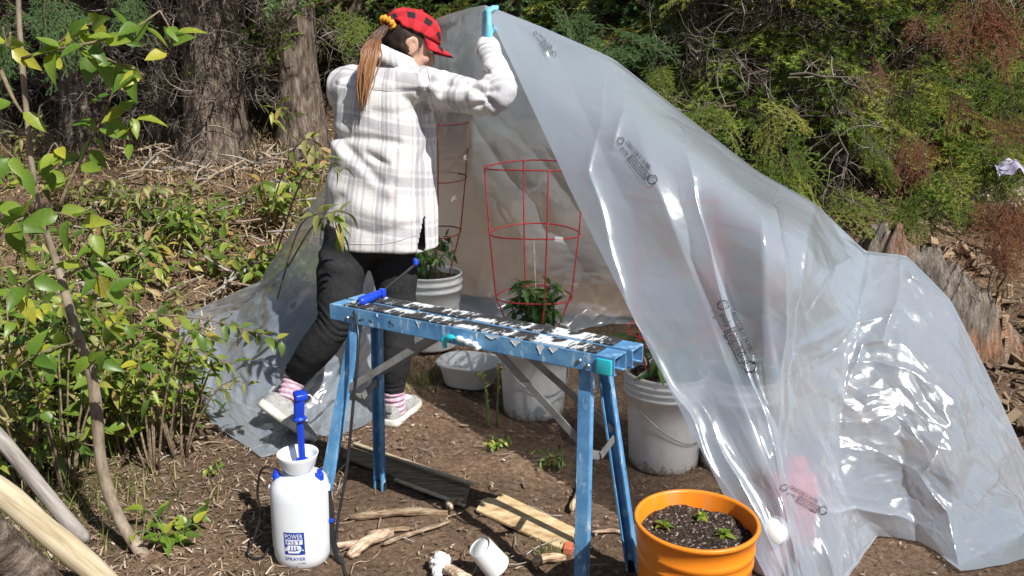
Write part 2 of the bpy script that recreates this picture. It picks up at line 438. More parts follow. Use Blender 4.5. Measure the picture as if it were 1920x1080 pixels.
back = [
    [gp(352, 588), gp(340, 610), gp(338, 650)],
    [P(500, 520, 3.95), P(455, 590, 4.02), P(405, 680, 3.75), gp(398, 800)],
    [P(578, 392, 3.80), P(545, 520, 3.80), P(500, 650, 3.62), P(480, 760, 3.38), gp(490, 862)],
    [P(700, 210, 3.66), P(685, 420, 3.80), P(640, 600, 3.64), P(600, 750, 3.45), gp(572, 838)],
    [P(815, 36, 3.43), P(800, 250, 4.02), P(740, 450, 4.12), P(700, 620, 3.86), P(682, 730, 3.56), gp(690, 800)],
    [APEX, P(890, 130, 3.78), P(880, 300, 4.16), P(840, 480, 4.34), P(800, 590, 4.42), gp(790, 612)],
    [ridge[1], P(985, 200, 3.74), P(965, 400, 4.14), P(930, 560, 4.33), gp(905, 632)],
    [ridge[2], P(1100, 250, 3.66), P(1060, 430, 4.05), P(1030, 560, 4.33), gp(1010, 628)],
    [ridge[3], P(1240, 330, 3.62), P(1180, 480, 4.02), P(1150, 560, 4.3), gp(1130, 622)],
    [ridge[4], P(1385, 400, 3.5), P(1335, 500, 3.9), P(1290, 560, 4.22), gp(1260, 612)],
    [ridge[5], P(1500, 450, 3.4), P(1460, 540, 3.8), gp(1400, 604)],
    [ridge[6], P(1610, 520, 3.5), gp(1560, 600)],
    [ridge[7], P(1705, 540, 3.4), gp(1690, 610)],
]

def seg_dist(px, py, a, b):
    ax, ay = a; bx, by = b
    dx, dy = bx - ax, by - ay
    L = dx * dx + dy * dy
    t = np.clip(((px - ax) * dx + (py - ay) * dy) / L, 0, 1)
    qx, qy = px - (ax + t * dx), py - (ay + t * dy)
    s = np.sign(dx * (py - ay) - dy * (px - ax))
    return np.hypot(qx, qy), s, t

# creases of the draped film: polyline, height (m), width (px); a sharp edge with one steep side
CREASE_F = [
    ([(1290, 293), (1315, 420), (1370, 620), (1450, 880), (1470, 960)], 0.050, 24),
    ([(1280, 390), (1300, 480), (1345, 600), (1420, 800)], -0.020, 20),
    ([(1456, 398), (1460, 560), (1445, 760), (1440, 860)], 0.045, 20),
    ([(1520, 395), (1490, 520), (1470, 700), (1465, 850)], 0.028, 20),
    ([(1130, 215), (1110, 330), (1150, 470), (1185, 620)], 0.030, 26),
    ([(1170, 200), (1150, 300)], 0.018, 18),
    ([(1630, 480), (1600, 590), (1560, 650), (1500, 690)], 0.030, 18),
    ([(1600, 470), (1530, 530), (1510, 600)], 0.022, 16),
    ([(1685, 485), (1675, 580), (1660, 640), (1620, 650), (1590, 720)], 0.028, 14),
    ([(1670, 590), (1610, 610), (1590, 680)], 0.020, 12),
    ([(1480, 660), (1540, 630), (1600, 590)], 0.018, 14),
    ([(1560, 690), (1640, 680), (1700, 690), (1760, 730)], 0.014, 14),
    ([(1650, 850), (1720, 880), (1780, 960), (1800, 1060)], 0.040, 22),
    ([(1755, 840), (1720, 900)], 0.024, 16),
    ([(1520, 790), (1640, 790), (1700, 770)], 0.012, 14),
    ([(1545, 960), (1600, 948), (1680, 962), (1740, 985)], 0.030, 14),
    ([(1460, 900), (1475, 1000), (1500, 1080)], 0.028, 16),
    ([(1330, 800), (1390, 900), (1430, 1000), (1470, 1080)], 0.026, 16),
    ([(1210, 640), (1290, 790), (1370, 920)], 0.018, 14),
    ([(1040, 95), (1020, 110)], 0.02, 16),
    ([(1780, 560), (1700, 520), (1690, 500)], 0.018, 12),
    ([(1880, 880), (1850, 930)], 0.020, 14),
    ([(1850, 925), (1920, 940)], 0.016, 12),
    ([(1535, 1000), (1560, 1060), (1570, 1090)], 0.02, 14),
]
CREASE_B = [
    ([(880, 210), (940, 300), (1020, 400), (1100, 500)], 0.020, 18),
    ([(960, 240), (1060, 350), (1150, 470)], 0.018, 18),
    ([(935, 370), (950, 420), (945, 470)], 0.018, 10),
    ([(1015, 370), (1035, 440)], 0.014, 8),
    ([(910, 470), (895, 520), (905, 560)], 0.022, 12),
    ([(1120, 610), (1060, 600), (1030, 580)], 0.014, 10),
    ([(1160, 570), (1090, 610)], 0.016, 10),
    ([(1165, 590), (1110, 625)], 0.016, 10),
    ([(1095, 520), (1110, 580), (1120, 590)], 0.016, 9),
    ([(960, 560), (880, 600), (850, 620)], 0.016, 12),
    ([(575, 400), (520, 500), (560, 620)], 0.02, 26),
    ([(450, 620), (480, 700), (470, 760)], 0.022, 12),
    ([(470, 660), (520, 690), (560, 760)], 0.018, 12),
    ([(400, 740), (470, 770), (560, 800)], 0.022, 12),
    ([(660, 640), (630, 690), (620, 760)], 0.020, 12),
    ([(690, 620), (650, 660), (600, 700)], 0.020, 12),
    ([(380, 620), (450, 640), (520, 600)], 0.018, 16),
    ([(420, 560), (520, 540), (550, 570)], 0.018, 14),
]

def facets(u, v, cell, seed):             # piecewise flat heights with sharp crease lines, -1..1
    a = 0.6 + seed; c_, s_ = math.cos(a), math.sin(a)
    x, y = (u * c_ - v * s_) / cell, (u * s_ + v * c_) / cell
    i, j = np.floor(x).astype(np.int64), np.floor(y).astype(np.int64); fx, fy = x - i, y - j
    H = lambda a_, b_: _hash(np.stack([a_, b_, a_ * 0], -1), seed) * 2 - 1
    h00, h10, h01, h11 = H(i, j), H(i + 1, j), H(i, j + 1), H(i + 1, j + 1)
    d = _hash(np.stack([i, j, i * 0 + 7], -1), seed + 3) > 0.5
    A_ = np.where(fx > fy, h00 + (h10 - h00) * fx + (h11 - h10) * fy, h00 + (h11 - h01) * fx + (h01 - h00) * fy)
    g_ = 1 - fx
    B_ = np.where(g_ > fy, h10 + (h00 - h10) * g_ + (h01 - h00) * fy, h10 + (h01 - h11) * g_ + (h11 - h10) * fy)
    return np.where(d, A_, B_)

def sheet_piece(cols, nr, nc, creases, crum, seed, side):
    A = loft(cols, nr, nc)
    for k in range(4):                                   # relax the bends between the guide lines
        B = A.copy()
        B[1:-1] += 0.5 * ((A[2:] + A[:-2]) / 2 - A[1:-1]); B[:, 1:-1] += 0.3 * ((A[:, 2:] + A[:, :-2]) / 2 - A[:, 1:-1])
        A = B
    du = np.gradient(A, axis=0); dv = np.gradient(A, axis=1)
    N = np.cross(du, dv); N /= np.linalg.norm(N, axis=2)[..., None] + 1e-9
    N *= np.sign(-(N * (A - CAM)).sum(2))[..., None]     # towards the viewer's side
    V = A.reshape(-1, 3); Nn = N.reshape(-1, 3)
    px, py = proj(V)
    wx = 9 * vn(V * 7, seed + 50); wy = 9 * vn(V * 7 + 30, seed + 51)
    D = np.zeros(len(V))
    for line, h, w in creases:
        best = np.full(len(V), 1e9); sg = np.zeros(len(V)); tt = np.zeros(len(V))
        m_ = len(line) - 1
        for i in range(m_):
            d, s, t_ = seg_dist(px + wx, py + wy, line[i], line[i + 1])
            k = d < best
            best[k] = d[k]; sg[k] = s[k]; tt[k] = (t_[k] + i) / m_
        env = np.clip(np.sin(np.clip(tt, 0.03, 0.97) * math.pi), 0.25, 1)
        ww = np.where(sg > 0, w * 1.9, w * 0.75)
        D += h * env * (0.55 * np.exp(-(best / ww) ** 1.2) + 0.30 * np.exp(-best / (ww * 0.35)))
    lu = np.linalg.norm(du, axis=2).mean(1).cumsum(); lv = np.linalg.norm(dv, axis=2).mean(0).cumsum()
    U, W = (np.repeat(lu, nr), np.tile(lv, nc))
    U = U + 0.030 * vn(V * 5, seed + 60) + 0.003 * vn(V * 17, seed + 62); W = W + 0.030 * vn(V * 5 + 40, seed + 61) + 0.003 * vn(V * 17 + 9, seed + 63)
    cr = crum(px, py)
    pat = 0.45 + 0.55 * sst(-0.15, 0.45, vn(V * 3.1, seed + 70))
    D += cr * pat * (0.0190 * facets(U, W, 0.21, seed + 1) + 0.0115 * facets(U, W, 0.095, seed + 2) + 0.0046 * facets(U, W, 0.040, seed + 3) + 0.0010 * facets(U, W, 0.018, seed + 4))
    D += 0.012 * vn(V * 1.8, seed + 9)
    edge = sst(0, 0.03, np.tile(np.linspace(0, 1, nr), nc))
    V = V + Nn * (D * edge)[:, None]
    V[:, 2] = np.maximum(V[:, 2], hgt(V[:, 0], V[:, 1]) + 0.016)
    I = np.arange(nc * nr).reshape(nc, nr)
    F = np.stack([I[:-1, :-1], I[1:, :-1], I[1:, 1:], I[:-1, 1:]], -1).reshape(-1, 4)
    return V, F

def crum_f(px, py):
    return 0.26 + 0.95 * sst(1440, 1540, px) * sst(380, 540, py) * (1 - 0.35 * sst(760, 900, py)) * 0.8 + 0.35 * sst(900, 980, py)
def crum_b(px, py):
    return 0.55 + 0.8 * sst(430, 600, py) + 0.6 * sst(640, 580, px)
V1, F1 = sheet_piece(front, 400, 480, CREASE_F, crum_f, 100, 1)
V2, F2 = sheet_piece(back, 260, 380, CREASE_B, crum_b, 140, 1)
SV = np.concatenate([V1, V2]); SF = np.concatenate([F1, F2 + len(V1)])
so_ = put('plastic_sheet', mk_mesh('plastic_sheet', SV, SF, M['poly']), Matrix())
tag(so_, 'large translucent plastic sheet draped like a tent over the caged buckets', 'plastic sheet')
sheet = so_
bvh_front = BVHTree.FromPolygons([tuple(v) for v in V1], [tuple(f) for f in F1.tolist()])
bvh_back = BVHTree.FromPolygons([tuple(v) for v in V2], [tuple(f) for f in F2.tolist()])

# ---------------------------------------------------------------- flat print: lettering laid onto a surface
def text_mesh(s, size=1.0):
    cu = bpy.data.curves.new('lettering', 'FONT'); cu.body = s; cu.size = size; cu.align_x = 'LEFT'; cu.resolution_u = 2
    o = bpy.data.objects.new('lettering_tmp', cu); C.objects.link(o)
    dg = bpy.context.evaluated_depsgraph_get()
    me = bpy.data.meshes.new_from_object(o.evaluated_get(dg))
    V = np.array([v.co[:] for v in me.vertices]); F = [tuple(p.vertices) for p in me.polygons]
    bpy.data.objects.remove(o); bpy.data.meshes.remove(me)
    return V, F

def fit(vf, x0, y0, w, h):              # scale a flat piece into a rectangle
    V, F = vf
    a, b = V.min(0), V.max(0)
    V = V.copy(); V[:, 0] = x0 + (V[:, 0] - a[0]) / (b[0] - a[0]) * w; V[:, 1] = y0 + (V[:, 1] - a[1]) / (b[1] - a[1]) * h
    return V, F

def strip(pts, w):                      # flat line of width w
    pts = np.asarray(pts, float); T = np.gradient(pts, axis=0); T /= np.linalg.norm(T, axis=1)[:, None]
    Nn = np.stack([-T[:, 1], T[:, 0]], -1)
    V = np.concatenate([pts + Nn * w / 2, pts - Nn * w / 2]); n = len(pts)
    return np.c_[V, np.zeros(len(V))], [(i, i + 1, n + i + 1, n + i) for i in range(n - 1)]

def lay(vf, c, ex, ey, d, bvh, off=0.0015):   # drop a flat piece along d onto a surface
    V, F = vf
    W = np.asarray(c) + V[:, :1] * np.asarray(ex) + V[:, 1:2] * np.asarray(ey)
    out = []
    d = Vector(nrm(d))
    for w in W:
        hit = bvh.ray_cast(Vector(w) - d * 0.6, d, 2.0)
        if hit[0] is None: out.append(Vector(w)); continue
        nn = hit[1]
        if nn.dot(d) > 0: nn = -nn
        out.append(hit[0] + nn * off)
    return np.array([o[:] for o in out]), F

M['ink'] = simple('ink', [(0.02, 0.022, 0.03), (0.05, 0.052, 0.06)], 60, 0.6)
T_BOX, T_L1, T_L2 = text_mesh('EVOLUTION'), text_mesh('CAN/CGSB-51.34-M86'), text_mesh('poly')
def arrows(x, y, r):                    # three chasing arrows
    out = []
    for k in range(3):
        a0 = 2.1 * k + 0.3
        an = np.linspace(a0, a0 + 1.5, 6)
        out.append(strip(np.stack([x + r * np.cos(an), y + r * np.sin(an)], -1), r * 0.24))
        ae = a0 + 1.5; tip = np.array([x + r * math.cos(ae + 0.5), y + r * math.sin(ae + 0.5), 0])
        out.append((np.array([[x + r * 1.32 * math.cos(ae), y + r * 1.32 * math.sin(ae), 0], [x + r * 0.68 * math.cos(ae), y + r * 0.68 * math.sin(ae), 0], tip]), [(0, 1, 2)]))
    return out
for (ax, ay), (bx, by), Y, bv in (((1163, 262), (1228, 338), 3.0, bvh_front), ((1355, 566), (1414, 692), 2.6, bvh_front),
                              ((1466, 912), (1548, 958), 2.35, bvh_front), ((818, 56), (858, 38), 3.5, bvh_back), ((1002, 62), (1042, 104), 3.3, bvh_front)):
    g = Geo()
    A, B = P(ax, ay, Y), P(bx, by, Y)
    ex = B - A; L = np.linalg.norm(ex); ex = ex / L
    view = nrm((A + B) / 2 - CAM)
    ey = np.cross(ex, view); ey = nrm(ey) * (1 if ey[2] > 0 else -1)
    hh = L * 0.095
    items = [fit(T_L1, L * 0.14, hh * 0.25, L * 0.62, hh * 0.8), fit(T_BOX, L * 0.40, -hh * 1.15, L * 0.42, hh * 0.9), fit(T_L2, L * 0.16, -hh * 1.1, L * 0.18, hh * 0.8)]
    fr_ = [(L * 0.38, -hh * 1.35), (L * 0.84, -hh * 1.35), (L * 0.84, -hh * 0.08), (L * 0.38, -hh * 0.08), (L * 0.38, -hh * 1.35)]
    for i in range(4): items.append(strip(np.linspace(fr_[i], fr_[i + 1], 6), hh * 0.12))
    items += arrows(L * 0.05, -hh * 0.1, hh * 0.6) + arrows(L * 0.93, -hh * 0.3, hh * 0.75)
    for it in items: g.add(lay(it, A, ex, ey, view, bv, 0.005))
    g.obj('printed_lettering', M['ink'], sheet, False)
# ---------------------------------------------------------------- materials of the made things
M['whiteplastic'] = simple('whiteplastic', [(0.3, (0.66, 0.67, 0.67)), (0.6, (0.78, 0.785, 0.78)), (0.75, (0.80, 0.80, 0.79))], 3.5, 0.42, 0.05, 0.45)
M['whiteplastic_dusty'] = simple('whiteplastic_dusty', [(0.25, (0.55, 0.52, 0.48)), (0.5, (0.72, 0.715, 0.70)), (0.8, (0.78, 0.78, 0.77))], 6, 0.5, 0.08, 0.4, grime=0.06)
M['orange'] = simple('orange', [(0.3, (0.84, 0.22, 0.012)), (0.6, (0.90, 0.275, 0.016)), (0.8, (0.72, 0.165, 0.02))], 5, 0.42, 0.06, 0.45, grime=0.10)
M['potsoil'] = simple('potsoil', [(0.3, (0.012, 0.009, 0.008)), (0.52, (0.05, 0.034, 0.026)), (0.60, (0.10, 0.07, 0.055)), (0.665, (0.50, 0.47, 0.43))], 120, 0.95, 1.0, 0.2, detail=3, bdist=0.01)
M['cagewire'] = simple('cagewire', [(0.52, 0.035, 0.04), (0.64, 0.06, 0.06)], 30, 0.45)
M['cagewire_dark'] = simple('cagewire_dark', [(0.16, 0.035, 0.03), (0.27, 0.045, 0.035)], 12, 0.5)
M['steelwire'] = simple('steelwire', [(0.35, 0.35, 0.35), (0.5, 0.5, 0.5)], 30, 0.35, metal=0.8)
M['tie'] = simple('tie', [(0.75, 0.73, 0.68), (0.82, 0.8, 0.76)], 30, 0.6)

# painted blue steel: worn, lighter scuffs, chips down to dark metal
m, t, b, l = nt('blue_paint')
n1 = noise(t, 9, 6, 0.65); n2 = noise(t, 45, 5, 0.7, stretch=(1, 1, 0.3)); n3 = noise(t, 22, 3, 0.5)
c = ramp(t, n1, [(0.34, (0.065, 0.20, 0.40)), (0.52, (0.11, 0.30, 0.55)), (0.68, (0.20, 0.42, 0.64))])
c = mix(t, ramp(t, n2, [(0.56, (0, 0, 0)), (0.64, (1, 1, 1))]), c, (0.40, 0.58, 0.72))
c = mix(t, ramp(t, n3, [(0.28, (1, 1, 1)), (0.31, (0, 0, 0))]), c, (0.045, 0.07, 0.11))
l.new(c, b.inputs['Base Color']); b.inputs['Roughness'].default_value = 0.42; bump(t, n2, 0.15, 0.002)
M['blue_paint'] = m
# black grip pad smeared with white paint strokes running across it
m, t, b, l = nt('pad')
n1 = noise(t, 34, 8, 0.75, stretch=(1.0, 0.30, 1)); n2 = noise(t, 5, 4, 0.7)
f = math_(t, 'ADD', n1, math_(t, 'MULTIPLY', math_(t, 'SUBTRACT', n2, 0.5), 0.9))
l.new(ramp(t, f, [(0.50, (0.030, 0.030, 0.033)), (0.535, (0.20, 0.21, 0.22)), (0.57, (0.72, 0.73, 0.74))]), b.inputs['Base Color'])
b.inputs['Roughness'].default_value = 0.7; bump(t, f, 0.3, 0.003)
M['pad'] = m
M['white_paint'] = simple('white_paint', [(0.66, 0.72, 0.76), (0.78, 0.81, 0.83)], 30, 0.4)
M['cyan_tape'] = simple('cyan_tape', [(0.02, 0.46, 0.56), (0.05, 0.58, 0.66)], 30, 0.4)
M['galv'] = simple('galv', [(0.3, (0.16, 0.16, 0.155)), (0.7, (0.33, 0.33, 0.32))], 20, 0.45, 0.1, 0.5, metal=0.35)
M['blackplastic'] = simple('blackplastic', [(0.015, 0.015, 0.017), (0.03, 0.03, 0.032)], 20, 0.35)
M['blueplastic'] = simple('blueplastic', [(0.008, 0.045, 0.50), (0.012, 0.065, 0.60)], 8, 0.35, 0.03)
M['labelblue'] = simple('labelblue', [(0.010, 0.045, 0.30), (0.014, 0.055, 0.34)], 30, 0.4)
M['labelwhite'] = simple('labelwhite', [(0.78, 0.80, 0.84), (0.82, 0.83, 0.85)], 30, 0.4)
M['osb'] = simple('osb', [(0.32, (0.30, 0.19, 0.09)), (0.45, (0.52, 0.36, 0.19)), (0.58, (0.66, 0.50, 0.29)), (0.7, (0.74, 0.60, 0.38))], 14, 0.8, 0.5, 0.25, (1, 2.2, 1), detail=6)
M['weathered'] = simple('weathered', [(0.3, (0.09, 0.07, 0.048)), (0.5, (0.20, 0.165, 0.115)), (0.7, (0.32, 0.27, 0.195))], 12, 0.9, 0.6, 0.2, (1, 6, 1))
M['orange_end'] = simple('orange_end', [(0.50, 0.12, 0.05), (0.60, 0.2, 0.1)], 20, 0.7)
M['splitwood'] = simple('splitwood', [(0.3, (0.30, 0.235, 0.14)), (0.48, (0.50, 0.41, 0.27)), (0.62, (0.60, 0.52, 0.37)), (0.75, (0.36, 0.36, 0.27))], 10, 0.75, 0.5, 0.25, (0.5, 7, 7), detail=7)
M['red'] = simple('red', [(0.60, 0.02, 0.015), (0.70, 0.035, 0.02)], 8, 0.4)
M['paper'] = simple('paper', [(0.74, 0.74, 0.75), (0.82, 0.82, 0.82)], 20, 0.8)

# ---------------------------------------------------------------- buckets
def bucket(name, label, c, mt, h=0.37, r0=0.130, r1=0.150, soil=0.05, seedmat=None, rings=(0.335, 0.30), bail=True, sides=48, rk=1.0, rot=0.0):
    c = np.array(c, float)
    root = empty(name, c, label, 'bucket')
    k = (r1 - r0) / h
    rr = lambda z: r0 + k * z
    prof = [(0.001, 0.006), (r0 - 0.012, 0.004), (r0 - 0.004, 0.0), (r0, 0.008), (r0 + k * 0.1, 0.1), (rr(0.2), 0.2)]
    for z in sorted(rings):
        prof += [(rr(z - 0.013), z - 0.0135), (rr(z) + 0.010 * rk, z - 0.011), (rr(z) + 0.0115 * rk, z - 0.003), (rr(z) + 0.010 * rk, z), (rr(z) + 0.001, z + 0.002)]
    prof += [(rr(h - 0.014), h - 0.014), (rr(h) + 0.006, h - 0.012), (rr(h) + 0.008, h - 0.004), (rr(h) + 0.006, h), (rr(h) - 0.001, h), (rr(h) - 0.003, h - 0.006),
             (rr(h * 0.6) - 0.003, h * 0.6), (r0 - 0.003, 0.02), (0.001, 0.018)]
    V, F = lathe(prof, c, sides)
    add('shell', V, F, mt, root)
    if soil is not None:
        zs = h - soil
        n = 40; rs = np.linspace(0, 1, 18) ** 0.7
        sv = []; sf = []
        for i, q in enumerate(rs):
            a = np.arange(n) / n * 2 * math.pi
            p = np.stack([np.cos(a) * q * (rr(zs) - 0.004), np.sin(a) * q * (rr(zs) - 0.004), np.full(n, zs)], -1)
            p[:, 2] += 0.009 * fbm(p * 28 + c, 4, 3) + 0.006 * vn(p * 90 + c, 9)
            sv.append(p + c)
            if i: sf += [((i - 1) * n + j, (i - 1) * n + (j + 1) % n, i * n + (j + 1) % n, i * n + j) for j in range(n)]
        add('soil', np.concatenate(sv), sf, M['potsoil'], root)
    if bail:
        a = np.linspace(-0.12, math.pi + 0.12, 26); zt = h - 0.075
        d = np.stack([np.cos(a) * (rr(zt) + 0.014), -np.abs(np.sin(a)) * (rr(zt) * 0.55 + 0.03) - 0.10 * np.sin(a).clip(0), zt - 0.17 * np.sin(a).clip(0) ** 1.0], -1)
        d[:, 1] = -np.sqrt(np.maximum((rr(d[:, 2]) + 0.009) ** 2 - np.minimum(d[:, 0] ** 2, (rr(d[:, 2]) + 0.009) ** 2), 0)) - 0.002
        ca, sa = math.cos(rot), math.sin(rot)
        d = np.stack([d[:, 0] * ca - d[:, 1] * sa, d[:, 0] * sa + d[:, 1] * ca, d[:, 2]], -1)
        add('handle', *tube(d + c, 0.0022, 5), M['steelwire'], root)
    return root

def on(x, y, dz=0.0): return np.array([x, y, hz(x, y) + dz])
BM = on(0.094, 3.47, -0.005); BR = on(0.575, 2.99, -0.005); BL = on(-0.40, 4.05, -0.01); BH = on(0.84, 2.96, -0.005)
OR = on(0.457, 1.912, 0.0)
bucket('bucket', 'white bucket with a small bushy plant inside the full cage, behind the sawhorse', BM, M['whiteplastic_dusty'], soil=0.07, rot=0.5)
bucket('bucket', 'white ribbed bucket half covered by the front edge of the plastic sheet', BR, M['whiteplastic_dusty'], soil=0.03, rings=(0.345, 0.322, 0.298), rot=0.7)
bucket('bucket', 'white bucket farthest back, beside the standing leg of the person', BL, M['whiteplastic'], soil=0.03, rot=-0.2)
bucket('bucket', 'white bucket wholly hidden under the plastic sheet, seen only as a pale shape', BH, M['whiteplastic_dusty'], soil=0.05)
ob = bucket('bucket', 'orange bucket of dark potting soil with three seedlings, in front', OR, M['orange'], h=0.37, r0=0.128, r1=0.146, soil=0.045, rings=(0.312, 0.280), bail=False, sides=64, rk=0.22)
# raised handle-lug strip and marks on the orange bucket, moulded onto its side
def on_side(c, a, z, out=0.0, r0=0.128, k=(0.146 - 0.128) / 0.37):
    r = r0 + k * z + out
    return np.array([c[0] + r * math.cos(a), c[1] + r * math.sin(a), c[2] + z])
A0 = -math.pi / 2
g = Geo(); g.add(tube([on_side(OR, A0 + x, 0.245 - 0.012 * abs(x + .1), 0.001) for x in np.linspace(-0.75, 0.03, 14)], (0.004), 6))
g.add(tube([on_side(OR, A0 + 0.03, z, 0.001) for z in (0.247, 0.225)], 0.004, 6))
g.add(tube([on_side(OR, A0 + x, 0.225, 0.0) for x in np.linspace(-0.1, 0.55, 10)], 0.0035, 6)); g.obj('moulded_lug', M['orange'], ob)
g = Geo()
for a, z in ((0.42, 0.262), (0.80, 0.268), (0.30, 0.236), (0.95, 0.25)): g.add(tube([on_side(OR, A0 + a + x, z, 0.0005) for x in (0, 0.02, 0.04)], 0.0016, 5))
g.obj('scuff', M['blackplastic'], ob)
M['purple_print'] = simple('purple_print', [(0.42, 0.22, 0.62), (0.55, 0.34, 0.75)], 20, 0.5)
g = Geo()
for k in range(7):
    x0 = -0.42 + k * 0.125
    g.add(tube([on_side(OR, A0 + x0 + 0.05 * math.sin(q * math.pi), 0.12 + 0.06 * q, 0.0003) for q in np.linspace(0, 1, 6)], 0.006, 6, flat=0.25))
g.obj('purple_print', M['purple_print'], ob)
# white dish tub
TB = gp(877, 742); TB[1] += 0.14; TB[2] = hz(TB[0], TB[1])
tub = empty('dish_tub', TB, 'shallow white plastic tub with tapered sides, on the dirt between the buckets', 'tub')
def rrect(a, bb, r, z, n=8):
    pts = []
    for cx, cy, a0 in ((a - r, bb - r, 0), (-a + r, bb - r, 90), (-a + r, -bb + r, 180), (a - r, -bb + r, 270)):
        for k in range(n): 
            q = R(a0 + 90 * k / (n - 1)); pts.append((cx + r * math.cos(q), cy + r * math.sin(q), z))
    return np.array(pts)
def rloft(levels, c, yaw=0.0, cap0=True, cap1=False):
    ca, sa = math.cos(yaw), math.sin(yaw); V = []; F = []
    for L in levels: V.append(np.stack([L[:, 0] * ca - L[:, 1] * sa, L[:, 0] * sa + L[:, 1] * ca, L[:, 2]], -1) + c)
    n = len(levels[0])
    for i in range(len(levels) - 1): F += [(i * n + j, i * n + (j + 1) % n, (i + 1) * n + (j + 1) % n, (i + 1) * n + j) for j in range(n)]
    if cap0: F.append(tuple(range(n))[::-1])
    if cap1: F.append(tuple((len(levels) - 1) * n + j for j in range(n)))
    return np.concatenate(V), F
add('basin', *rloft([rrect(.100, .080, .070, .0), rrect(.112, .092, .080, .010), rrect(.133, .110, .095, .100), rrect(.146, .123, .105, .104), rrect(.148, .125, .107, .112), rrect(.144, .121, .105, .116),
                     rrect(.131, .108, .095, .110), rrect(.108, .088, .078, .014), rrect(.02, .02, .015, .013)], TB, -0.35, True, True), M['whiteplastic'], tub)
g = Geo()
for k in range(26):
    a, r_ = random.random() * 6.28, random.random() ** .5 * 0.05
    q = TB + np.array([0.03 + r_ * math.cos(a) * 1.3, 0.02 + r_ * math.sin(a), 0.018 + random.random() * .01])
    g.add(box(q, (random.uniform(.004, .009), 0, 0.002), (0, random.uniform(.004, .009), 0), (0, 0, .004)))
g.obj('dirt_crumbs', M['potsoil'], tub, False)

# ---------------------------------------------------------------- wire cages
def cage(c, label, mt, zt=(1.06, 0.79, 0.52), rad=(0.205, 0.185, 0.155), nst=3, ph=0.3, foot=(0.07, 0.10)):
    c = np.array(c); root = empty('plant_cage', c, label, 'plant cage')
    for z, r_ in zip(zt, rad):
        a = np.linspace(0, 2 * math.pi, 45)
        w = np.stack([c[0] + r_ * np.cos(a), c[1] + r_ * np.sin(a), c[2] + z + 0.006 * np.sin(a * 2 + ph)], -1)
        add('ring', *tube(w, 0.0032, 6, False), mt, root)
    for k in range(nst):
        a = ph + k * 2 * math.pi / nst
        d = np.array([math.cos(a), math.sin(a), 0])
        pts = [c + d * (rad[0] + 0.004) + [0, 0, zt[0] + 0.006], c + d * (rad[1] + 0.004) + [0, 0, zt[1]], c + d * (rad[2] + 0.004) + [0, 0, zt[2]], c + d * foot[1] + [0, 0, 0.36], c + d * foot[0] + [0, 0, 0.12]]
        add('stake', *tube(pts, 0.0032, 6), mt, root)
    return root
cg1 = cage(BM, 'red wire plant cage standing fully in view in the middle of the tent', M['cagewire'], ph=-1.35, nst=4, rad=(0.205, 0.187, 0.16))
cg2 = cage(BL, 'dark red wire plant cage half hidden behind the checked jacket', M['cagewire_dark'], ph=0.35, nst=4, zt=(1.09, 0.83, 0.57))
cage(BR, 'red wire plant cage mostly covered by the sheet, only one stake in the open', M['cagewire'], ph=2.2, nst=4, zt=(1.02, 0.77, 0.52), rad=(0.185, 0.17, 0.15))
cage(BH, 'red wire plant cage wholly under the sheet, holding up its right shoulder', M['cagewire'], ph=0.6, nst=4, zt=(0.93, 0.72, 0.50), rad=(0.165, 0.155, 0.14))
def tie(root, p, d):
    g = Geo(); g.add(box(p, np.array(d) * 0.016, (0, 0.004, 0.003), (0, 0.001, 0.007))); g.add(tube([p, p + np.array(d) * .03 + [0, 0, -.02]], [0.004, .001], 5)); g.obj('twist_tie', M['tie'], root, False)
tie(cg1, P(1048, 449, BM[1] - 0.17), (1, 0, -.1)); tie(cg2, P(850, 372, BL[1] - 0.1), (.6, 0, .5)); tie(cg2, P(872, 295, BL[1] - 0.1), (.4, 0, .1))
sk = tag(add('bamboo_stake', *tube([P(1000, 450, BM[1]), P(1006, 600, BM[1]), BM + [-0.01, 0, 0.2]], 0.0045, 6), M['splitwood']), 'thin pale wooden stake upright in the middle cage', 'stake')

# ---------------------------------------------------------------- sawhorse
LF, RF = P(618, 571, 2.636), P(1152, 672, 2.095)
ZT = 0.72
LF[2] = RF[2] = ZT
ax = nrm(RF - LF); LEN = np.linalg.norm(RF - LF)
bk = np.array([-ax[1], ax[0], 0.0])                     # away from the viewer
if bk[1] < 0: bk = -bk
up = np.array([0, 0, 1.0])
sh = empty('sawhorse', (LF + RF) / 2 - [0, 0, ZT] + bk * 0.08, 'blue folding steel sawhorse with paint-smeared black top pads', 'sawhorse')
def channel(a, b_, wdir, ddir, w, d, th=0.0025, bev=0.0):  # C profile from a to b: web of half width w along wdir, flanges of depth d along ddir
    g = Geo(); a = np.asarray(a); b_ = np.asarray(b_); c = (a + b_) / 2; h = (b_ - a) / 2
    wdir, ddir = nrm(wdir), nrm(ddir)
    g.add(box(c + ddir * th, h, wdir * w, ddir * th))
    for s in (-1, 1): g.add(box(c + ddir * (d / 2 + th) + wdir * s * (w - th), h, wdir * th, ddir * (d / 2 - 0.0005)))
    return g
RW, RH, GAP = 0.036, 0.024, 0.012                       # half width, half height of a rail
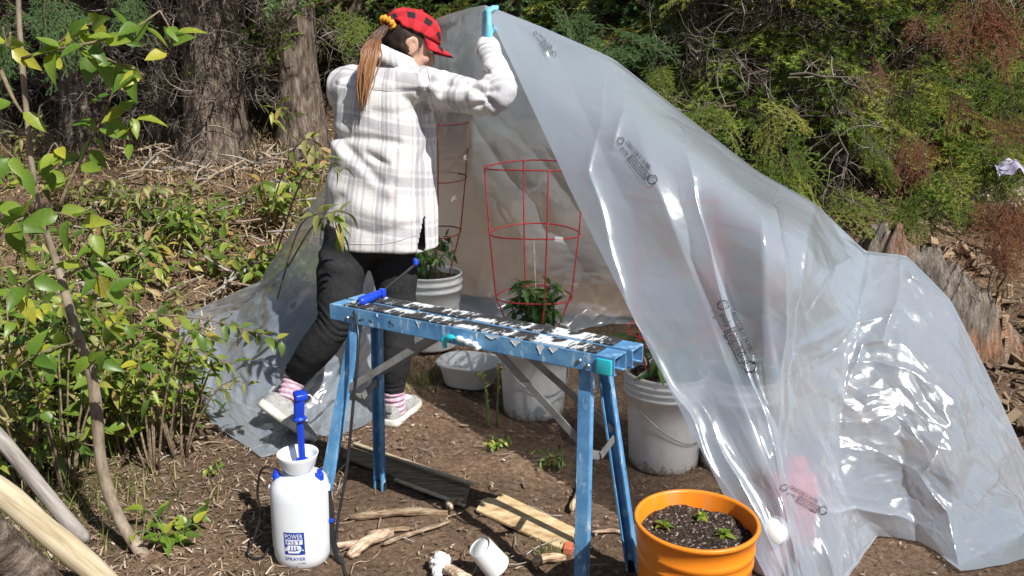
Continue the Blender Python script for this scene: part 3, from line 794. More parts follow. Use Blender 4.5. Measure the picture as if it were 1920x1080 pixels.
for i, off in enumerate((RW, 3 * RW + GAP)):
    c0 = LF + bk * off; c1 = RF + bk * (off) + ax * (0.012 if i else 0)
    g = Geo()
    h = (c1 - c0) / 2; c = (c0 + c1) / 2
    g.add(box(c - up * 0.002, h, bk * RW, up * 0.002))
    for s in (-1, 1): g.add(box(c - up * (RH + 0.002) + bk * s * (RW - 0.002), h, bk * 0.002, up * (RH - 0.0022)))
    for s in (-1, 1): g.add(box(c - up * (2 * RH + 0.001) + bk * s * (RW - 0.009), h, bk * 0.007, up * 0.0015))
    g.obj('rail', M['blue_paint'], sh, False)
    pc = c + up * 0.0028
    V, F = box((0, 0, 0), (LEN * 0.5 - 0.055, 0, 0), (0, RW * 0.86, 0), (0, 0, 0.0026), 0.001)
    rotm = Matrix.Translation(Vector(pc)) @ Matrix(((ax[0], bk[0], 0), (ax[1], bk[1], 0), (0, 0, 1))).to_4x4()
    put('pad', mk_mesh('pad', V, F, M['pad'], False), rotm, sh)
def at_rail(f, off, dz=0.0): return LF + ax * LEN * f + bk * off + up * dz
feet = {'fr': gp(1086, 1140), 'br': gp(1190, 1064), 'fl': gp(590, 1002), 'bl': gp(716, 916)}
for f in feet.values(): f[2] = hz(f[0], f[1]) + 0.004
tops = {'fr': at_rail(0.905, 0.020, -0.048), 'br': at_rail(0.905, 4 * RW + GAP - 0.020, -0.048), 'fl': at_rail(0.085, 0.020, -0.048), 'bl': at_rail(0.085, 4 * RW + GAP - 0.020, -0.048)}
for k in feet:
    a, b_ = tops[k], feet[k]
    ld = nrm(b_ - a); out = -bk if k[0] == 'f' else bk
    out = nrm(out - ld * (out @ ld)); wd = np.cross(ld, out)
    lg = channel(a, b_, wd, -out, 0.0185, 0.020).obj('leg', M['blue_paint'], sh, False)
    g = Geo(); g.add(box(b_ + up * 0.014, wd * 0.022, out * 0.014, ld * 0.016)); g.obj('foot_cap', M['blackplastic'], lg, False)
# braces: flat galvanised bars from the legs up to the rails, and spreaders between front and back legs
def bar(a, b_, w=0.011, th=0.0018, nd=None, name='brace'):
    a, b_ = np.asarray(a), np.asarray(b_); d = nrm(b_ - a); nd = nrm(nd if nd is not None else bk); nd = nrm(nd - d * (nd @ d)); s = np.cross(d, nd)
    return add(name, *box((a + b_) / 2, (b_ - a) / 2, s * w, nd * th), M['galv'], sh, False)
def along(k, f): return tops[k] + (feet[k] - tops[k]) * f
bar(along('fr', 0.33) + bk * 0.012, at_rail(0.60, 0.035, -0.045)); bar(along('br', 0.33) - bk * 0.012, at_rail(0.60, 0.12, -0.045))
bar(along('fl', 0.33) + bk * 0.012, at_rail(0.40, 0.035, -0.045)); bar(along('bl', 0.33) - bk * 0.012, at_rail(0.40, 0.12, -0.045))
for s_ in ('r', 'l'):
    A_, B_ = along('f' + s_, 0.36) + bk * 0.02, along('b' + s_, 0.36) - bk * 0.02
    Mi = (A_ + B_) / 2 - up * 0.03
    bar(A_, Mi, 0.012, 0.002, ax, 'spreader'); bar(Mi + ax * 0.005, B_ + ax * 0.005, 0.012, 0.002, ax, 'spreader')
for f in (0.075, 0.10, 0.90, 0.925):
    p = at_rail(f, -0.0015, -0.030 + (0.006 if f in (0.10, 0.90) else -0.004))
    rot = np.stack([ax, up, -bk], 1)
    V, F = lathe([(0.0001, 0.004), (0.0035, 0.004), (0.0055, 0.0025), (0.0065, 0.0)], (0, 0, 0), 12)
    add('rivet', V @ rot.T + p, F, M['steelwire'], sh)
# drips of white paint on the front face, cyan tape
for f, hgh, w in ((0.36, 0.020, 0.004), (0.36, 0.010, 0.010), (0.57, 0.022, 0.003), (0.70, 0.018, 0.016), (0.78, 0.026, 0.012), (0.82, 0.016, 0.014), (0.20, 0.012, 0.004), (0.62, 0.012, 0.02)):
    pts = []
    n_ = 9
    for k in range(n_):
        q = k / (n_ - 1); pts.append(at_rail(f, -0.0009, -0.001) + ax * w * (2 * q - 1))
    low = [p - up * hgh * (0.25 + 0.75 * math.exp(-((i - 4) / 2.2) ** 2) * (0.8 + 0.4 * random.random())) for i, p in enumerate(pts)]
    V = np.array(pts + low); n0 = len(V); V = np.concatenate([V, V - bk * 0.001])
    F = [(i, i + 1, n_ + i + 1, n_ + i) for i in range(n_ - 1)] + [(n_ + i, n_ + i + 1, n0 + n_ + i + 1, n0 + n_ + i) for i in range(n_ - 1)]
    add('paint_drip', V, F, M['white_paint'], sh, False)
add('tape', *box(at_rail(0.972, -0.002, -0.028), ax * 0.022, bk * 0.0035, up * 0.021, 0.002), M['cyan_tape'], sh)
# paint-smeared rag hanging at the rail
g = Geo()
g.add(tube(curve([at_rail(.455, -.004, -.052), at_rail(.462, -.010, -.034), at_rail(.49, -.012, -.026), at_rail(.515, -.008, -.030), at_rail(.535, -.008, -.035)], 16), [0.004 + 0.006 * abs(math.sin(k * .7)) for k in range(16)], 7))
g.add(tube(curve([at_rail(.46, -.006, -.062), at_rail(.463, -.009, -.045), at_rail(.48, -.012, -.03)], 8), 0.007, 6)); g.obj('paint_blob', M['cyan_tape'], sh)
g = Geo(); g.add(tube(curve([at_rail(.50, -.006, -.026), at_rail(.54, -.012, -.03), at_rail(.57, -.010, -.034), at_rail(.585, -.012, -.046)], 14), [0.004 + 0.007 * abs(math.sin(k * .9)) for k in range(14)], 7)); g.obj('paint_blob', M['white_paint'], sh)

# ---------------------------------------------------------------- pump sprayer
SB = gp(568, 1052); SB[1] += 0.02; SB[2] = hz(SB[0], SB[1])
sy = empty('pump_sprayer', SB, 'white plastic pump sprayer with blue pump handle and blue label, on the dirt', 'sprayer')
M['tank'] = simple('tank', [(0.35, (0.70, 0.73, 0.78)), (0.65, (0.78, 0.80, 0.83))], 3, 0.33, 0.03, 0.5)
body = [(0.001, 0.010), (0.060, 0.008), (0.072, 0.0), (0.078, 0.006), (0.085, 0.030), (0.0875, 0.07), (0.0870, 0.15), (0.0865, 0.215), (0.084, 0.238), (0.078, 0.256), (0.064, 0.270), (0.045, 0.276), (0.034, 0.282), (0.033, 0.292)]
V, F = lathe(body, SB, 56, 0.10)
tk = add('tank', V, F, M['tank'], sy)
bvh_tank = BVHTree.FromPolygons([tuple(v) for v in V], F)
add('funnel', *lathe([(0.033, 0.284), (0.040, 0.290), (0.050, 0.306), (0.0570, 0.330), (0.0610, 0.342), (0.0600, 0.344), (0.0550, 0.331), (0.0480, 0.309), (0.034, 0.298), (0.001, 0.296)], SB, 48), M['tank'], sy)
pt = SB + [0.012, 0, 0]
add('pump_nut', *lathe([(0.028, 0.296), (0.028, 0.306), (0.021, 0.312), (0.019, 0.322), (0.012, 0.326), (0.001, 0.326)], pt, 10), M['blueplastic'], sy, False)
add('pump_rod', *lathe([(0.0105, 0.322), (0.0105, 0.455)], pt, 6), M['blueplastic'], sy, False)
g = Geo()
g.add(lathe([(0.001, 0.447), (0.020, 0.447), (0.021, 0.452), (0.017, 0.457), (0.012, 0.460), (0.001, 0.460)], pt, 14))
hb = pt + [0, 0, 0.455]
g.add(box(hb + [0.002, -0.004, 0.034], (0.014, 0.004, 0), (-0.004, 0.012, 0), (0.0035, -0.004, 0.036), 0.005))
g.add(box(hb + [0.006, 0.004, 0.066], (0.016, 0.010, 0.0), (-0.010, 0.022, 0), (0, 0, 0.010), 0.005))
g.obj('pump_handle', M['blueplastic'], sy)
for s in (-1, 1):
    q = SB + [s * 0.064, -0.012, 0.262]
    add('cap', *lathe([(0.010, 0), (0.0125, 0.001), (0.0125, 0.018), (0.009, 0.021), (0.007, 0.032), (0.001, 0.033)], q, 10), M['blueplastic'], sy, False)
    add('strap_lug', *box(SB + [s * 0.086, -0.004, 0.232], (0.006, 0, 0), (0, 0.008, 0), (0, 0, 0.009), 0.003), M['tank'], sy)
hosel = [SB + [-0.064, -0.012, 0.292], SB + [-0.085, -0.015, 0.305], SB + [-0.115, 0.0, 0.28], SB + [-0.135, 0.02, 0.20], SB + [-0.130, 0.02, 0.13], SB + [-0.15, 0.0, 0.06], SB + [-0.165, -0.02, 0.02], SB + [-0.13, -0.03, 0.010], SB + [-0.10, -0.02, 0.04], SB + [-0.09, 0.03, 0.10]]
add('hose', *tube(curve(hosel, 60), 0.0036, 8), M['blackplastic'], sy)
hoser = [SB + [0.082, -0.004, 0.232], SB + [0.092, -0.012, 0.16], SB + [0.092, -0.02, 0.09], SB + [0.105, -0.03, 0.03], SB + [0.13, -0.05, 0.004]]
add('strap', *tube(curve(hoser, 30), 0.010, 8, flat=0.25, up0=(1, 0, 0)), M['blackplastic'], sy)
add('strap_clip', *box(SB + [0.090, -0.016, 0.13], (0.010, 0, 0), (0, 0.006, 0), (0, 0, 0.006), 0.002), M['blueplastic'], sy)
# the label: a blue square with white lettering and a fist
fc = SB + np.array([-0.004, -0.088, 0.093]); ex, ey, dd = np.array([1.0, 0, 0]), np.array([0, 0, 1.0]), np.array([0, 1.0, 0])
def grid_rect(x0, y0, x1, y1, n=8):
    xs_ = np.linspace(x0, x1, n); V = np.array([[x, y, 0] for y in (y0, y1) for x in xs_])
    return V, [(i, i + 1, n + i + 1, n + i) for i in range(n - 1)]
g = Geo(); W_, H_ = 0.030, 0.036
for a in ((-W_, -H_, W_, H_),): g.add(lay(grid_rect(*a), fc, ex, ey, dd, bvh_tank, 0.0008))
g.obj('label', M['labelblue'], sy, False)
g = Geo()
g.add(lay(fit(text_mesh('POWER'), -W_ * .86, H_ * 0.45, W_ * 1.72, H_ * 0.42), fc, ex, ey, dd, bvh_tank, 0.0018))
g.add(lay(grid_rect(-W_ * .82, -H_ * .06, W_ * .82, H_ * .38), fc, ex, ey, dd, bvh_tank, 0.0015))
outl = [(-.6, -.85), (-.72, -.45), (-.62, -.15), (.55, -.15), (.68, -.3), (.66, -.6), (.4, -.85), (-.6, -.85)]
V_, F_ = np.array([[x * W_, y * H_, 0] for x, y in outl[:-1]]), [tuple(range(7))]
g.add(lay((V_, F_), fc, ex, ey, dd, bvh_tank, 0.0018)); g.obj('label_print', M['labelwhite'], sy, False)
g = Geo()
g.add(lay(fit(text_mesh('FIST'), -W_ * .70, H_ * 0.0, W_ * 1.4, H_ * 0.32), fc, ex, ey, dd, bvh_tank, 0.0026))
for x in (-.34, -.06, .22): g.add(lay(strip(np.array([[x * W_, -.2 * H_], [x * W_, -.5 * H_]]), 0.0022), fc, ex, ey, dd, bvh_tank, 0.0026))
g.add(lay(strip(np.array([[-.55 * W_, -.58 * H_], [.1 * W_, -.58 * H_], [.5 * W_, -.5 * H_]]), 0.0022), fc, ex, ey, dd, bvh_tank, 0.0026))
g.add(lay(fit(text_mesh('SPRAYER'), -W_ * 1.0, -H_ * 1.55, W_ * 2.0, H_ * 0.30), fc, ex, ey, dd, bvh_tank, 0.0012))
g.add(lay(fit(text_mesh('5 LITRE'), W_ * 0.2, -H_ * 1.9, W_ * 0.8, H_ * 0.16), fc, ex, ey, dd, bvh_tank, 0.0012))
g.obj('label_print', M['labelblue'], sy, False)

# the spray wand resting on the sawhorse, its hose hanging down
gw0, gw1 = P(674, 594, 2.60), P(715, 570, 2.68)
gw0[2], gw1[2] = 0.735, 0.745
wd = empty('spray_wand', gw0, 'black spray wand with blue grip lying over the left end of the sawhorse', 'spray wand')
d = nrm(gw1 - gw0)
add('grip', *tube([gw0, gw0 + d * .01, gw0 + d * .05, gw1 - d * .015, gw1], [0.011, 0.0145, 0.0150, 0.013, 0.010], 14), M['blueplastic'], wd)
add('trigger', *box(gw1 + d * 0.006 - up * .002, d * 0.008, np.cross(d, up) * 0.012, up * 0.014, 0.003), M['blueplastic'], wd)
tip = P(778, 497, 2.92)
add('lance', *tube(curve([gw1, gw1 + (tip - gw1) * .5, tip], 8), 0.0045, 8), M['blackplastic'], wd)
add('nozzle', *tube([tip, tip + nrm(tip - gw1) * .012 + up * .006, tip + up * .02], [0.009, 0.011, 0.007], 10), M['blueplastic'], wd)
hp = curve([gw0 + d * .005, gw0 - d * .02 - up * .02, P(672, 640, 2.52), P(662, 760, 2.48), P(650, 880, 2.44), P(632, 990, 2.40), gp(636, 1040), gp(652, 1085)], 50)
add('hose', *tube(hp, 0.0048, 8), M['blackplastic'], wd)

# ---------------------------------------------------------------- boards on the ground
def board(name, label, pts, th, mt, cat='board'):
    q = [gp(*p) for p in pts]
    q = np.array(q); q[:, 2] = np.array([hz(a, b_) for a, b_ in q[:, :2]]) + th + 0.004
    n = len(q); V = np.concatenate([q, q - [0, 0, th]])
    F = [tuple(range(n)), tuple(range(2 * n - 1, n - 1, -1))] + [(i, n + i, n + (i + 1) % n, (i + 1) % n) for i in range(n)]
    bm = bmesh.new(); vs = [bm.verts.new(v) for v in V]
    for f in F: bm.faces.new([vs[i] for i in f])
    bmesh.ops.recalc_face_normals(bm, faces=bm.faces[:]); bmesh.ops.bevel(bm, geom=bm.edges[:], offset=0.0025, segments=1, affect='EDGES')
    bm.verts.index_update(); V = np.array([v.co[:] for v in bm.verts]); F = [tuple(v.index for v in f.verts) for f in bm.faces]; bm.free()
    c = V.mean(0); o = put(name, mk_mesh(name, V - c, F, mt, False), Matrix.Translation(Vector(c)))
    return tag(o, label, cat)
bo = board('strand_board', 'yellowish strand board scrap lying under the right half of the sawhorse', [(892, 958), (905, 938), (930, 944), (940, 932), (1078, 992), (1072, 1034), (1052, 1036)], 0.012, M['osb'])
add('painted_end', *box(gp(1066, 1032) + [0, 0, 0.008], (0.012, -0.004, 0), (0.005, 0.02, 0), (0, 0, 0.009)), M['orange_end'], bo, False)
board('plank', 'weathered grey plank lying in the shadow under the sawhorse', [(640, 862), (668, 838), (882, 918), (872, 950)], 0.012, M['weathered'], 'plank')
tag(add('lath', *box((gp(664, 840) + gp(888, 918)) / 2 + [0, 0, 0.020], (gp(888, 918) - gp(664, 840)) / 2, (0.003, 0.007, 0), (0, 0, 0.004), 0.0015), M['splitwood']), 'long thin pale lath along the back edge of the grey plank', 'lath')
tag(add('lath', *box((gp(740, 905) + gp(872, 955)) / 2 + [0, 0, 0.013], (gp(872, 955) - gp(740, 905)) / 2, (0.003, 0.007, 0), (0, 0, 0.004), 0.0015), M['splitwood']), 'short pale lath along the front edge of the grey plank', 'lath')
# bits at the front edge
def crumple(c, r, seed, stretch=(1, 1, 1)):
    bm = bmesh.new(); bmesh.ops.create_icosphere(bm, subdivisions=4, radius=1)
    V = np.array([v.co[:] for v in bm.verts]); F = [tuple(v.index for v in f.verts) for f in bm.faces]; bm.free()
    k = 1 + 0.30 * fbm(V * 1.6, seed, 4) - 0.25 * (1 - np.abs(vn(V * 2.5, seed + 3))) ** 4
    V = V * k[:, None] * np.array(stretch) * r
    return V - [0, 0, V[:, 2].min()] + np.array(c), F
c = gp(824, 1072); g = Geo(); g.add(crumple(c, 0.032, 5, (1.1, .8, 1.0))); g.add(crumple(c + [-.004, -.03, -.004], 0.022, 9, (.7, .9, .9)))
tag(g.obj('crumpled_paper', M['paper']), 'crumpled white paper on the dirt at the bottom edge', 'paper')
c = gp(900, 1083); V, F = lathe([(0.034, 0), (0.036, 0.004), (0.041, 0.09), (0.042, 0.092), (0.040, 0.092), (0.033, 0.006), (0.001, 0.004)], (0, 0, 0), 36)
Mx = np.array(Matrix.Rotation(R(148), 3, 'Y') @ Matrix.Rotation(R(-14), 3, 'X'))
V = V @ Mx.T; V = V - [0, 0, V[:, 2].min()] + c + [0, 0.0, 0.0]
tag(add('plastic_cup', V, F, M['whiteplastic']), 'white plastic cup tipped over at the bottom edge', 'cup')
tag(add('stick', *tube([gp(826, 1066) + [0, 0, .016], gp(850, 1082) + [0, 0, .018], gp(880, 1098) + [0, 0, .016]], [0.014, 0.017, 0.016], 9), M['stick']), 'short thick grey stick end between the paper and the cup', 'stick')
# things under the sheet
RJ = on(0.88, 2.435); rj = empty('red_container', RJ, 'small red container glowing through the plastic sheet', 'container')
add('body', *lathe([(0.001, 0), (0.068, 0.0), (0.075, 0.01), (0.075, 0.19), (0.06, 0.225), (0.03, 0.24), (0.03, 0.25)], RJ, 28, 0.1), M['red'], rj)
add('cap', *lathe([(0.034, 0.245), (0.034, 0.275), (0.001, 0.277)], RJ, 16), M['red'], rj)
JC = P(1452, 996, 2.225); jg = on(JC[0], JC[1] + 0.03)
M['pinkish'] = simple('pinkish', [(0.72, 0.52, 0.54), (0.80, 0.62, 0.64)], 6, 0.4)
jr_ = empty('jug', jg, 'pale jug under the sheet whose round white cap pokes out beside the orange bucket', 'jug')
add('body', *lathe([(0.001, 0), (0.045, 0.0), (0.05, 0.008), (0.05, 0.06), (0.038, 0.09), (0.02, JC[2] - jg[2] - 0.035), (0.02, JC[2] - jg[2] - 0.02)], jg, 28), M['pinkish'], jr_)
V, F = lathe([(0.044 * math.sin(a), 0.044 - 0.044 * math.cos(a)) for a in np.linspace(0.01, 3.13, 20)], JC - [0, 0, 0.044], 28)
add('cap', V, F, M['whiteplastic'], jr_)
# ---------------------------------------------------------------- the person
M['skin'] = simple('skin', [(0.52, 0.30, 0.22), (0.60, 0.36, 0.27)], 12, 0.5, 0.05, 0.4)
M['leggings'] = simple('leggings', [(0.3, (0.020, 0.020, 0.022)), (0.7, (0.036, 0.036, 0.038))], 90, 0.9, 0.25, 0.12)
M['sock'] = simple('sock', [(0.35, (0.44, 0.25, 0.34)), (0.5, (0.56, 0.38, 0.46)), (0.65, (0.68, 0.55, 0.60))], 110, 0.95, 0.8, 0.1)
M['shoe'] = simple('shoe', [(0.3, (0.24, 0.235, 0.23)), (0.7, (0.42, 0.415, 0.40))], 60, 0.8, 0.4, 0.3)
M['shoe_dark'] = simple('shoe_dark', [(0.02, 0.02, 0.022), (0.04, 0.04, 0.042)], 30, 0.7)
M['sole'] = simple('sole', [(0.3, (0.40, 0.36, 0.30)), (0.55, (0.68, 0.65, 0.58)), (0.7, (0.78, 0.76, 0.71))], 22, 0.7, 0.2)
M['glove'] = simple('glove', [(0.16, 0.52, 0.70), (0.26, 0.62, 0.78)], 40, 0.45, 0.4)
M['cuff'] = simple('cuff', [(0.72, 0.72, 0.72), (0.80, 0.80, 0.80)], 60, 0.85, 0.4)
M['hair_dark'] = simple('hair_dark', [(0.018, 0.011, 0.008), (0.06, 0.036, 0.022)], 25, 0.5, 0.5, 0.4, (1, 1, 0.2))
M['scrunchie'] = simple('scrunchie', [(0.72, 0.25, 0.02), (0.85, 0.42, 0.05)], 60, 0.8, 0.5)

def stripes(t, val, period, stops):
    f = math_(t, 'FRACT', math_(t, 'DIVIDE', val, period))
    return ramp(t, f, stops, 'LINEAR')
m, t, b, l = nt('plaid_flannel')
at = t.nodes.new('ShaderNodeAttribute'); at.attribute_name = 'pl'
sx = t.nodes.new('ShaderNodeSeparateXYZ'); l.new(at.outputs['Vector'], sx.inputs[0])
W1, G1, L1, G2 = (0.99, 0.985, 0.98), (0.53, 0.53, 0.585), (0.78, 0.775, 0.81), (0.66, 0.65, 0.70)
su = stripes(t, sx.outputs[0], 0.165, [(0.0, W1), (0.10, W1), (0.11, G2), (0.125, G2), (0.135, W1), (0.20, W1), (0.22, G1), (0.29, G1), (0.31, L1), (0.335, L1), (0.35, G1), (0.43, G1), (0.45, W1), (0.48, W1), (0.49, L1), (0.58, L1), (0.60, W1), (0.70, W1), (0.72, G2), (0.78, G2), (0.80, W1)])
sv = stripes(t, sx.outputs[1], 0.19, [(0.0, W1), (0.30, W1), (0.33, L1), (0.40, L1), (0.42, W1), (0.46, W1), (0.48, G2), (0.66, G2), (0.68, W1), (0.72, W1), (0.74, L1), (0.80, L1), (0.82, W1)])
n = noise(t, 220, 3, 0.6); n5 = noise(t, 9, 3)
c = mix(t, 1.0, mix(t, 1.0, su, sv, 'MULTIPLY'), (0.80, 0.78, 0.765), 'MULTIPLY')
c = mix(t, 0.25, c, ramp(t, n, [(0.3, (0.45, 0.45, 0.46)), (0.7, (0.85, 0.85, 0.85))]))
l.new(c, b.inputs['Base Color']); b.inputs['Roughness'].default_value = 0.95; b.inputs['Specular IOR Level'].default_value = 0.1
b.inputs['Sheen Weight'].default_value = 0.25
bump(t, math_(t, 'ADD', n, math_(t, 'MULTIPLY', n5, 2.0)), 0.35, 0.006)
M['plaid'] = m
m, t, b, l = nt('buffalo_check')
at = t.nodes.new('ShaderNodeAttribute'); at.attribute_name = 'pl'
sx = t.nodes.new('ShaderNodeSeparateXYZ'); l.new(at.outputs['Vector'], sx.inputs[0])
ca_ = math_(t, 'GREATER_THAN', math_(t, 'FRACT', math_(t, 'DIVIDE', sx.outputs[0], 0.058)), 0.55)
cb_ = math_(t, 'GREATER_THAN', math_(t, 'FRACT', math_(t, 'DIVIDE', sx.outputs[1], 0.058)), 0.55)
sm = math_(t, 'MULTIPLY', math_(t, 'ADD', ca_, cb_), 0.5)
l.new(ramp(t, sm, [(0.0, (0.66, 0.022, 0.035)), (0.4, (0.42, 0.012, 0.022)), (0.8, (0.012, 0.010, 0.012))], 'CONSTANT'), b.inputs['Base Color'])
b.inputs['Roughness'].default_value = 0.9; bump(t, noise(t, 250, 3), 0.4, 0.003)
M['check'] = m
m, t, b, l = nt('ponytail')
at = t.nodes.new('ShaderNodeAttribute'); at.attribute_name = 'pl'
sx = t.nodes.new('ShaderNodeSeparateXYZ'); l.new(at.outputs['Vector'], sx.inputs[0])
f = math_(t, 'ADD', sx.outputs[0], math_(t, 'MULTIPLY', sx.outputs[1], 0.25))
l.new(ramp(t, f, [(0.0, (0.040, 0.018, 0.010)), (0.30, (0.10, 0.043, 0.020)), (0.50, (0.24, 0.105, 0.045)), (0.80, (0.36, 0.18, 0.085)), (1.0, (0.42, 0.24, 0.12))]), b.inputs['Base Color'])
b.inputs['Roughness'].default_value = 0.42
M['tail'] = m

def remesh(parts, vox, sm=6, lam=0.5):
    g = Geo()
    for p in parts: g.add(p)
    V, F = g.out()
    bm = bmesh.new(); vs = [bm.verts.new(v) for v in V]
    for f in F:
        try: bm.faces.new([vs[i] for i in f])
        except ValueError: pass
    bmesh.ops.recalc_face_normals(bm, faces=bm.faces[:])
    me = bpy.data.meshes.new('tmp'); bm.to_mesh(me); bm.free()
    o = bpy.data.objects.new('tmp', me); C.objects.link(o)
    md = o.modifiers.new('r', 'REMESH'); md.mode = 'VOXEL'; md.voxel_size = vox
    dg = bpy.context.evaluated_depsgraph_get()
    m2 = bpy.data.meshes.new_from_object(o.evaluated_get(dg))
    nv = len(m2.vertices); V = np.empty(nv * 3); m2.vertices.foreach_get('co', V); V = V.reshape(-1, 3)
    E = np.empty(len(m2.edges) * 2, np.int32); m2.edges.foreach_get('vertices', E); E = E.reshape(-1, 2)
    F = [tuple(p.vertices) for p in m2.polygons]
    bpy.data.objects.remove(o); bpy.data.meshes.remove(me); bpy.data.meshes.remove(m2)
    deg = np.bincount(E.ravel(), minlength=nv)[:, None].clip(1)
    for k in range(sm):
        S = np.zeros_like(V)
        for q in range(3): S[:, q] = np.bincount(E[:, 0], V[E[:, 1], q], nv) + np.bincount(E[:, 1], V[E[:, 0], q], nv)
        V = V + lam * (S / deg - V)
    return V, F

def vnormals(V, F):
    F = np.array([f if len(f) == 4 else (*f, f[-1]) for f in F])
    nn = np.cross(V[F[:, 2]] - V[F[:, 0]], V[F[:, 3]] - V[F[:, 1]])
    N = np.zeros_like(V)
    for k in range(4): np.add.at(N, F[:, k], nn)
    return N / (np.linalg.norm(N, axis=1)[:, None] + 1e-12)

def ell_loft(rings, sides=40):           # rings: centre, rx, ry, yaw
    V = []; F = []
    a = np.arange(sides) / sides * 2 * math.pi
    for c, rx, ry, yaw in rings:
        ca, sa = math.cos(yaw), math.sin(yaw)
        x, y = rx * np.sign(np.cos(a)) * np.abs(np.cos(a)) ** .85, ry * np.sign(np.sin(a)) * np.abs(np.sin(a)) ** .85
        V.append(np.stack([x * ca - y * sa, x * sa + y * ca, a * 0], -1) + np.array(c))
    n = len(rings)
    for i in range(n - 1): F += [(i * sides + j, i * sides + (j + 1) % sides, (i + 1) * sides + (j + 1) % sides, (i + 1) * sides + j) for j in range(sides)]
    F += [tuple(range(sides))[::-1], tuple((n - 1) * sides + j for j in range(sides))]
    return np.concatenate(V), F

def blob(c, axes, r, n=20):              # ellipsoid with axes (rows) and radii
    V, F = lathe([(math.sin(q), -math.cos(q)) for q in np.linspace(0.02, math.pi - 0.02, n)], (0, 0, 0), 28)
    return (V * np.array(r)) @ np.array(axes) + np.array(c), F

# joints
RHIP, RKN, RAN = np.array([-.492, 3.38, .80]), np.array([-.462, 3.345, .455]), np.array([-.492, 3.345, .105])
LHIP, LKN, LAN = np.array([-.655, 3.32, .80]), np.array([-.690, 3.235, .50]), np.array([-.905, 3.315, .205])
RSH, REL, RWR = np.array([-.335, 3.27, 1.385]), P(934, 178, 3.10), P(914, 88, 3.25)
LSH, LEL, LWR = np.array([-.640, 3.40, 1.385]), np.array([-.60, 3.62, 1.20]), np.array([-.40, 3.68, 1.26])
NECK = np.array([-.445, 3.345, 1.455])
HC = P(770, 83, 3.38)
HF = nrm([0.84, 0.24, -0.38]); HU = nrm(np.array([0, 0, 1.0]) - HF * (-0.38) / 1.0 + [0.0, 0.0, 0.0]); HU = nrm(HU - HF * (HU @ HF)); HR = np.cross(HF, HU)
HAX = np.stack([HF, HR, HU])             # local forward, right, up
def hp(f, r, u): return HC + HF * f + HR * r + HU * u
YAW = R(-22)
pr = empty('person', on(-.53, 3.36), 'person in white checked flannel jacket and red checked cap lifting the plastic sheet', 'person')

# body: one continuous surface (torso, neck, head with face, arms with hands, legs with feet)
torso = [((-.573, 3.35, .80), .120, .09, YAW), ((-.572, 3.35, .88), .135, .10, YAW), ((-.555, 3.345, .98), .135, .100, YAW), ((-.53, 3.34, 1.12), .140, .105, YAW), ((-.505, 3.335, 1.27), .155, .105, YAW),
         ((-.49, 3.335, 1.38), .150, .09, YAW), ((-.47, 3.34, 1.44), .085, .07, YAW), ((-.455, 3.345, 1.47), .05, .05, YAW)]
def hand(w, fwd, side, nrm_, s=1.0, curl=(1.0, 1.0, 1.0, 1.0), fat=0.0):
    """palm, four unequal curled fingers and a thumb leaving the side of the palm"""
    parts = [tube([w - fwd * .01, w + fwd * .02 * s, w + fwd * .055 * s, w + fwd * .085 * s], np.array([[.026, .019], [.034, .018], [.039, .016], [.036, .013]]) * s + fat, 12, up0=side)]
    for i, (o, L) in enumerate(((-.029, .070), (-.010, .082), (.010, .078), (.028, .062))):
        p = w + fwd * .082 * s + side * o * s; d = fwd.copy(); pts = [p - d * .012]; L *= s
        for seg in (.42, .32, .26):
            p = p + d * L * seg; pts.append(p)
            a = 0.75 * curl[i]; d = nrm(d * math.cos(a) + nrm_ * math.sin(a))
        parts.append(tube(pts, np.array([.0095, .0092, .0085, .0070]) * s + fat, 8))
    p = w + fwd * .022 * s - side * .030 * s; d = nrm(fwd * .6 - side * .6 + nrm_ * .5)
    parts.append(tube([p + side * .012, p + d * .025 * s, p + d * .048 * s + nrm_ * .008, p + d * .055 * s + nrm_ * .026 * s + fwd * .012], np.array([.014, .0125, .011, .008]) * s + fat, 8))
    return parts
RHF = nrm(np.array([-0.02, 0.10, 1.0])); RHS = nrm(np.array([0.25, -1.0, 0.0])); RHS = nrm(RHS - RHF * (RHS @ RHF)); RHN = np.cross(RHS, RHF) * 1.0
if RHN[0] < 0: RHN = -RHN
LHF = nrm(np.array([.6, .35, .5])); LHS = nrm(np.cross(LHF, [0, 0, 1.0])); LHN = nrm(np.cross(LHS, LHF))
rh0 = RWR + RHF * .015
headp = [blob(hp(-.008, 0, .018), HAX, (.094, .076, .098)), blob(hp(.030, 0, -.045), HAX, (.062, .056, .066)), blob(hp(.052, 0, -.085), HAX, (.030, .032, .022)),
         tube([hp(.082, 0, .012), hp(.098, 0, -.014), hp(.106, 0, -.034), hp(.088, 0, -.040)], [.008, .010, .0125, .008], 8),            # nose
         blob(hp(.078, 0, .030), HAX, (.014, .048, .010)),                                                                              # brow
         blob(hp(.088, 0, -.060), HAX, (.010, .022, .006)), blob(hp(.086, 0, -.071), HAX, (.010, .019, .007)),                          # lips
         blob(hp(.060, .040, -.030), HAX, (.022, .018, .022)), blob(hp(.060, -.040, -.030), HAX, (.022, .018, .022)),                   # cheeks
         tube([NECK - [0.01, 0, .05], NECK + [0.005, 0, .02], hp(-.025, 0, -.055), hp(-.02, 0, -.01)], [.056, .050, .050, .052], 14)]
for s in (-1, 1):
    headp.append(tube([hp(-.006 + .022 * math.cos(q), s * (.077 + .006 * math.sin(q * .5)), -.012 + .030 * math.sin(q)) for q in np.linspace(-1.7, 3.4, 14)], .0055, 6))
    headp.append(blob(hp(-.004, s * .074, -.015), HAX, (.014, .007, .024)))
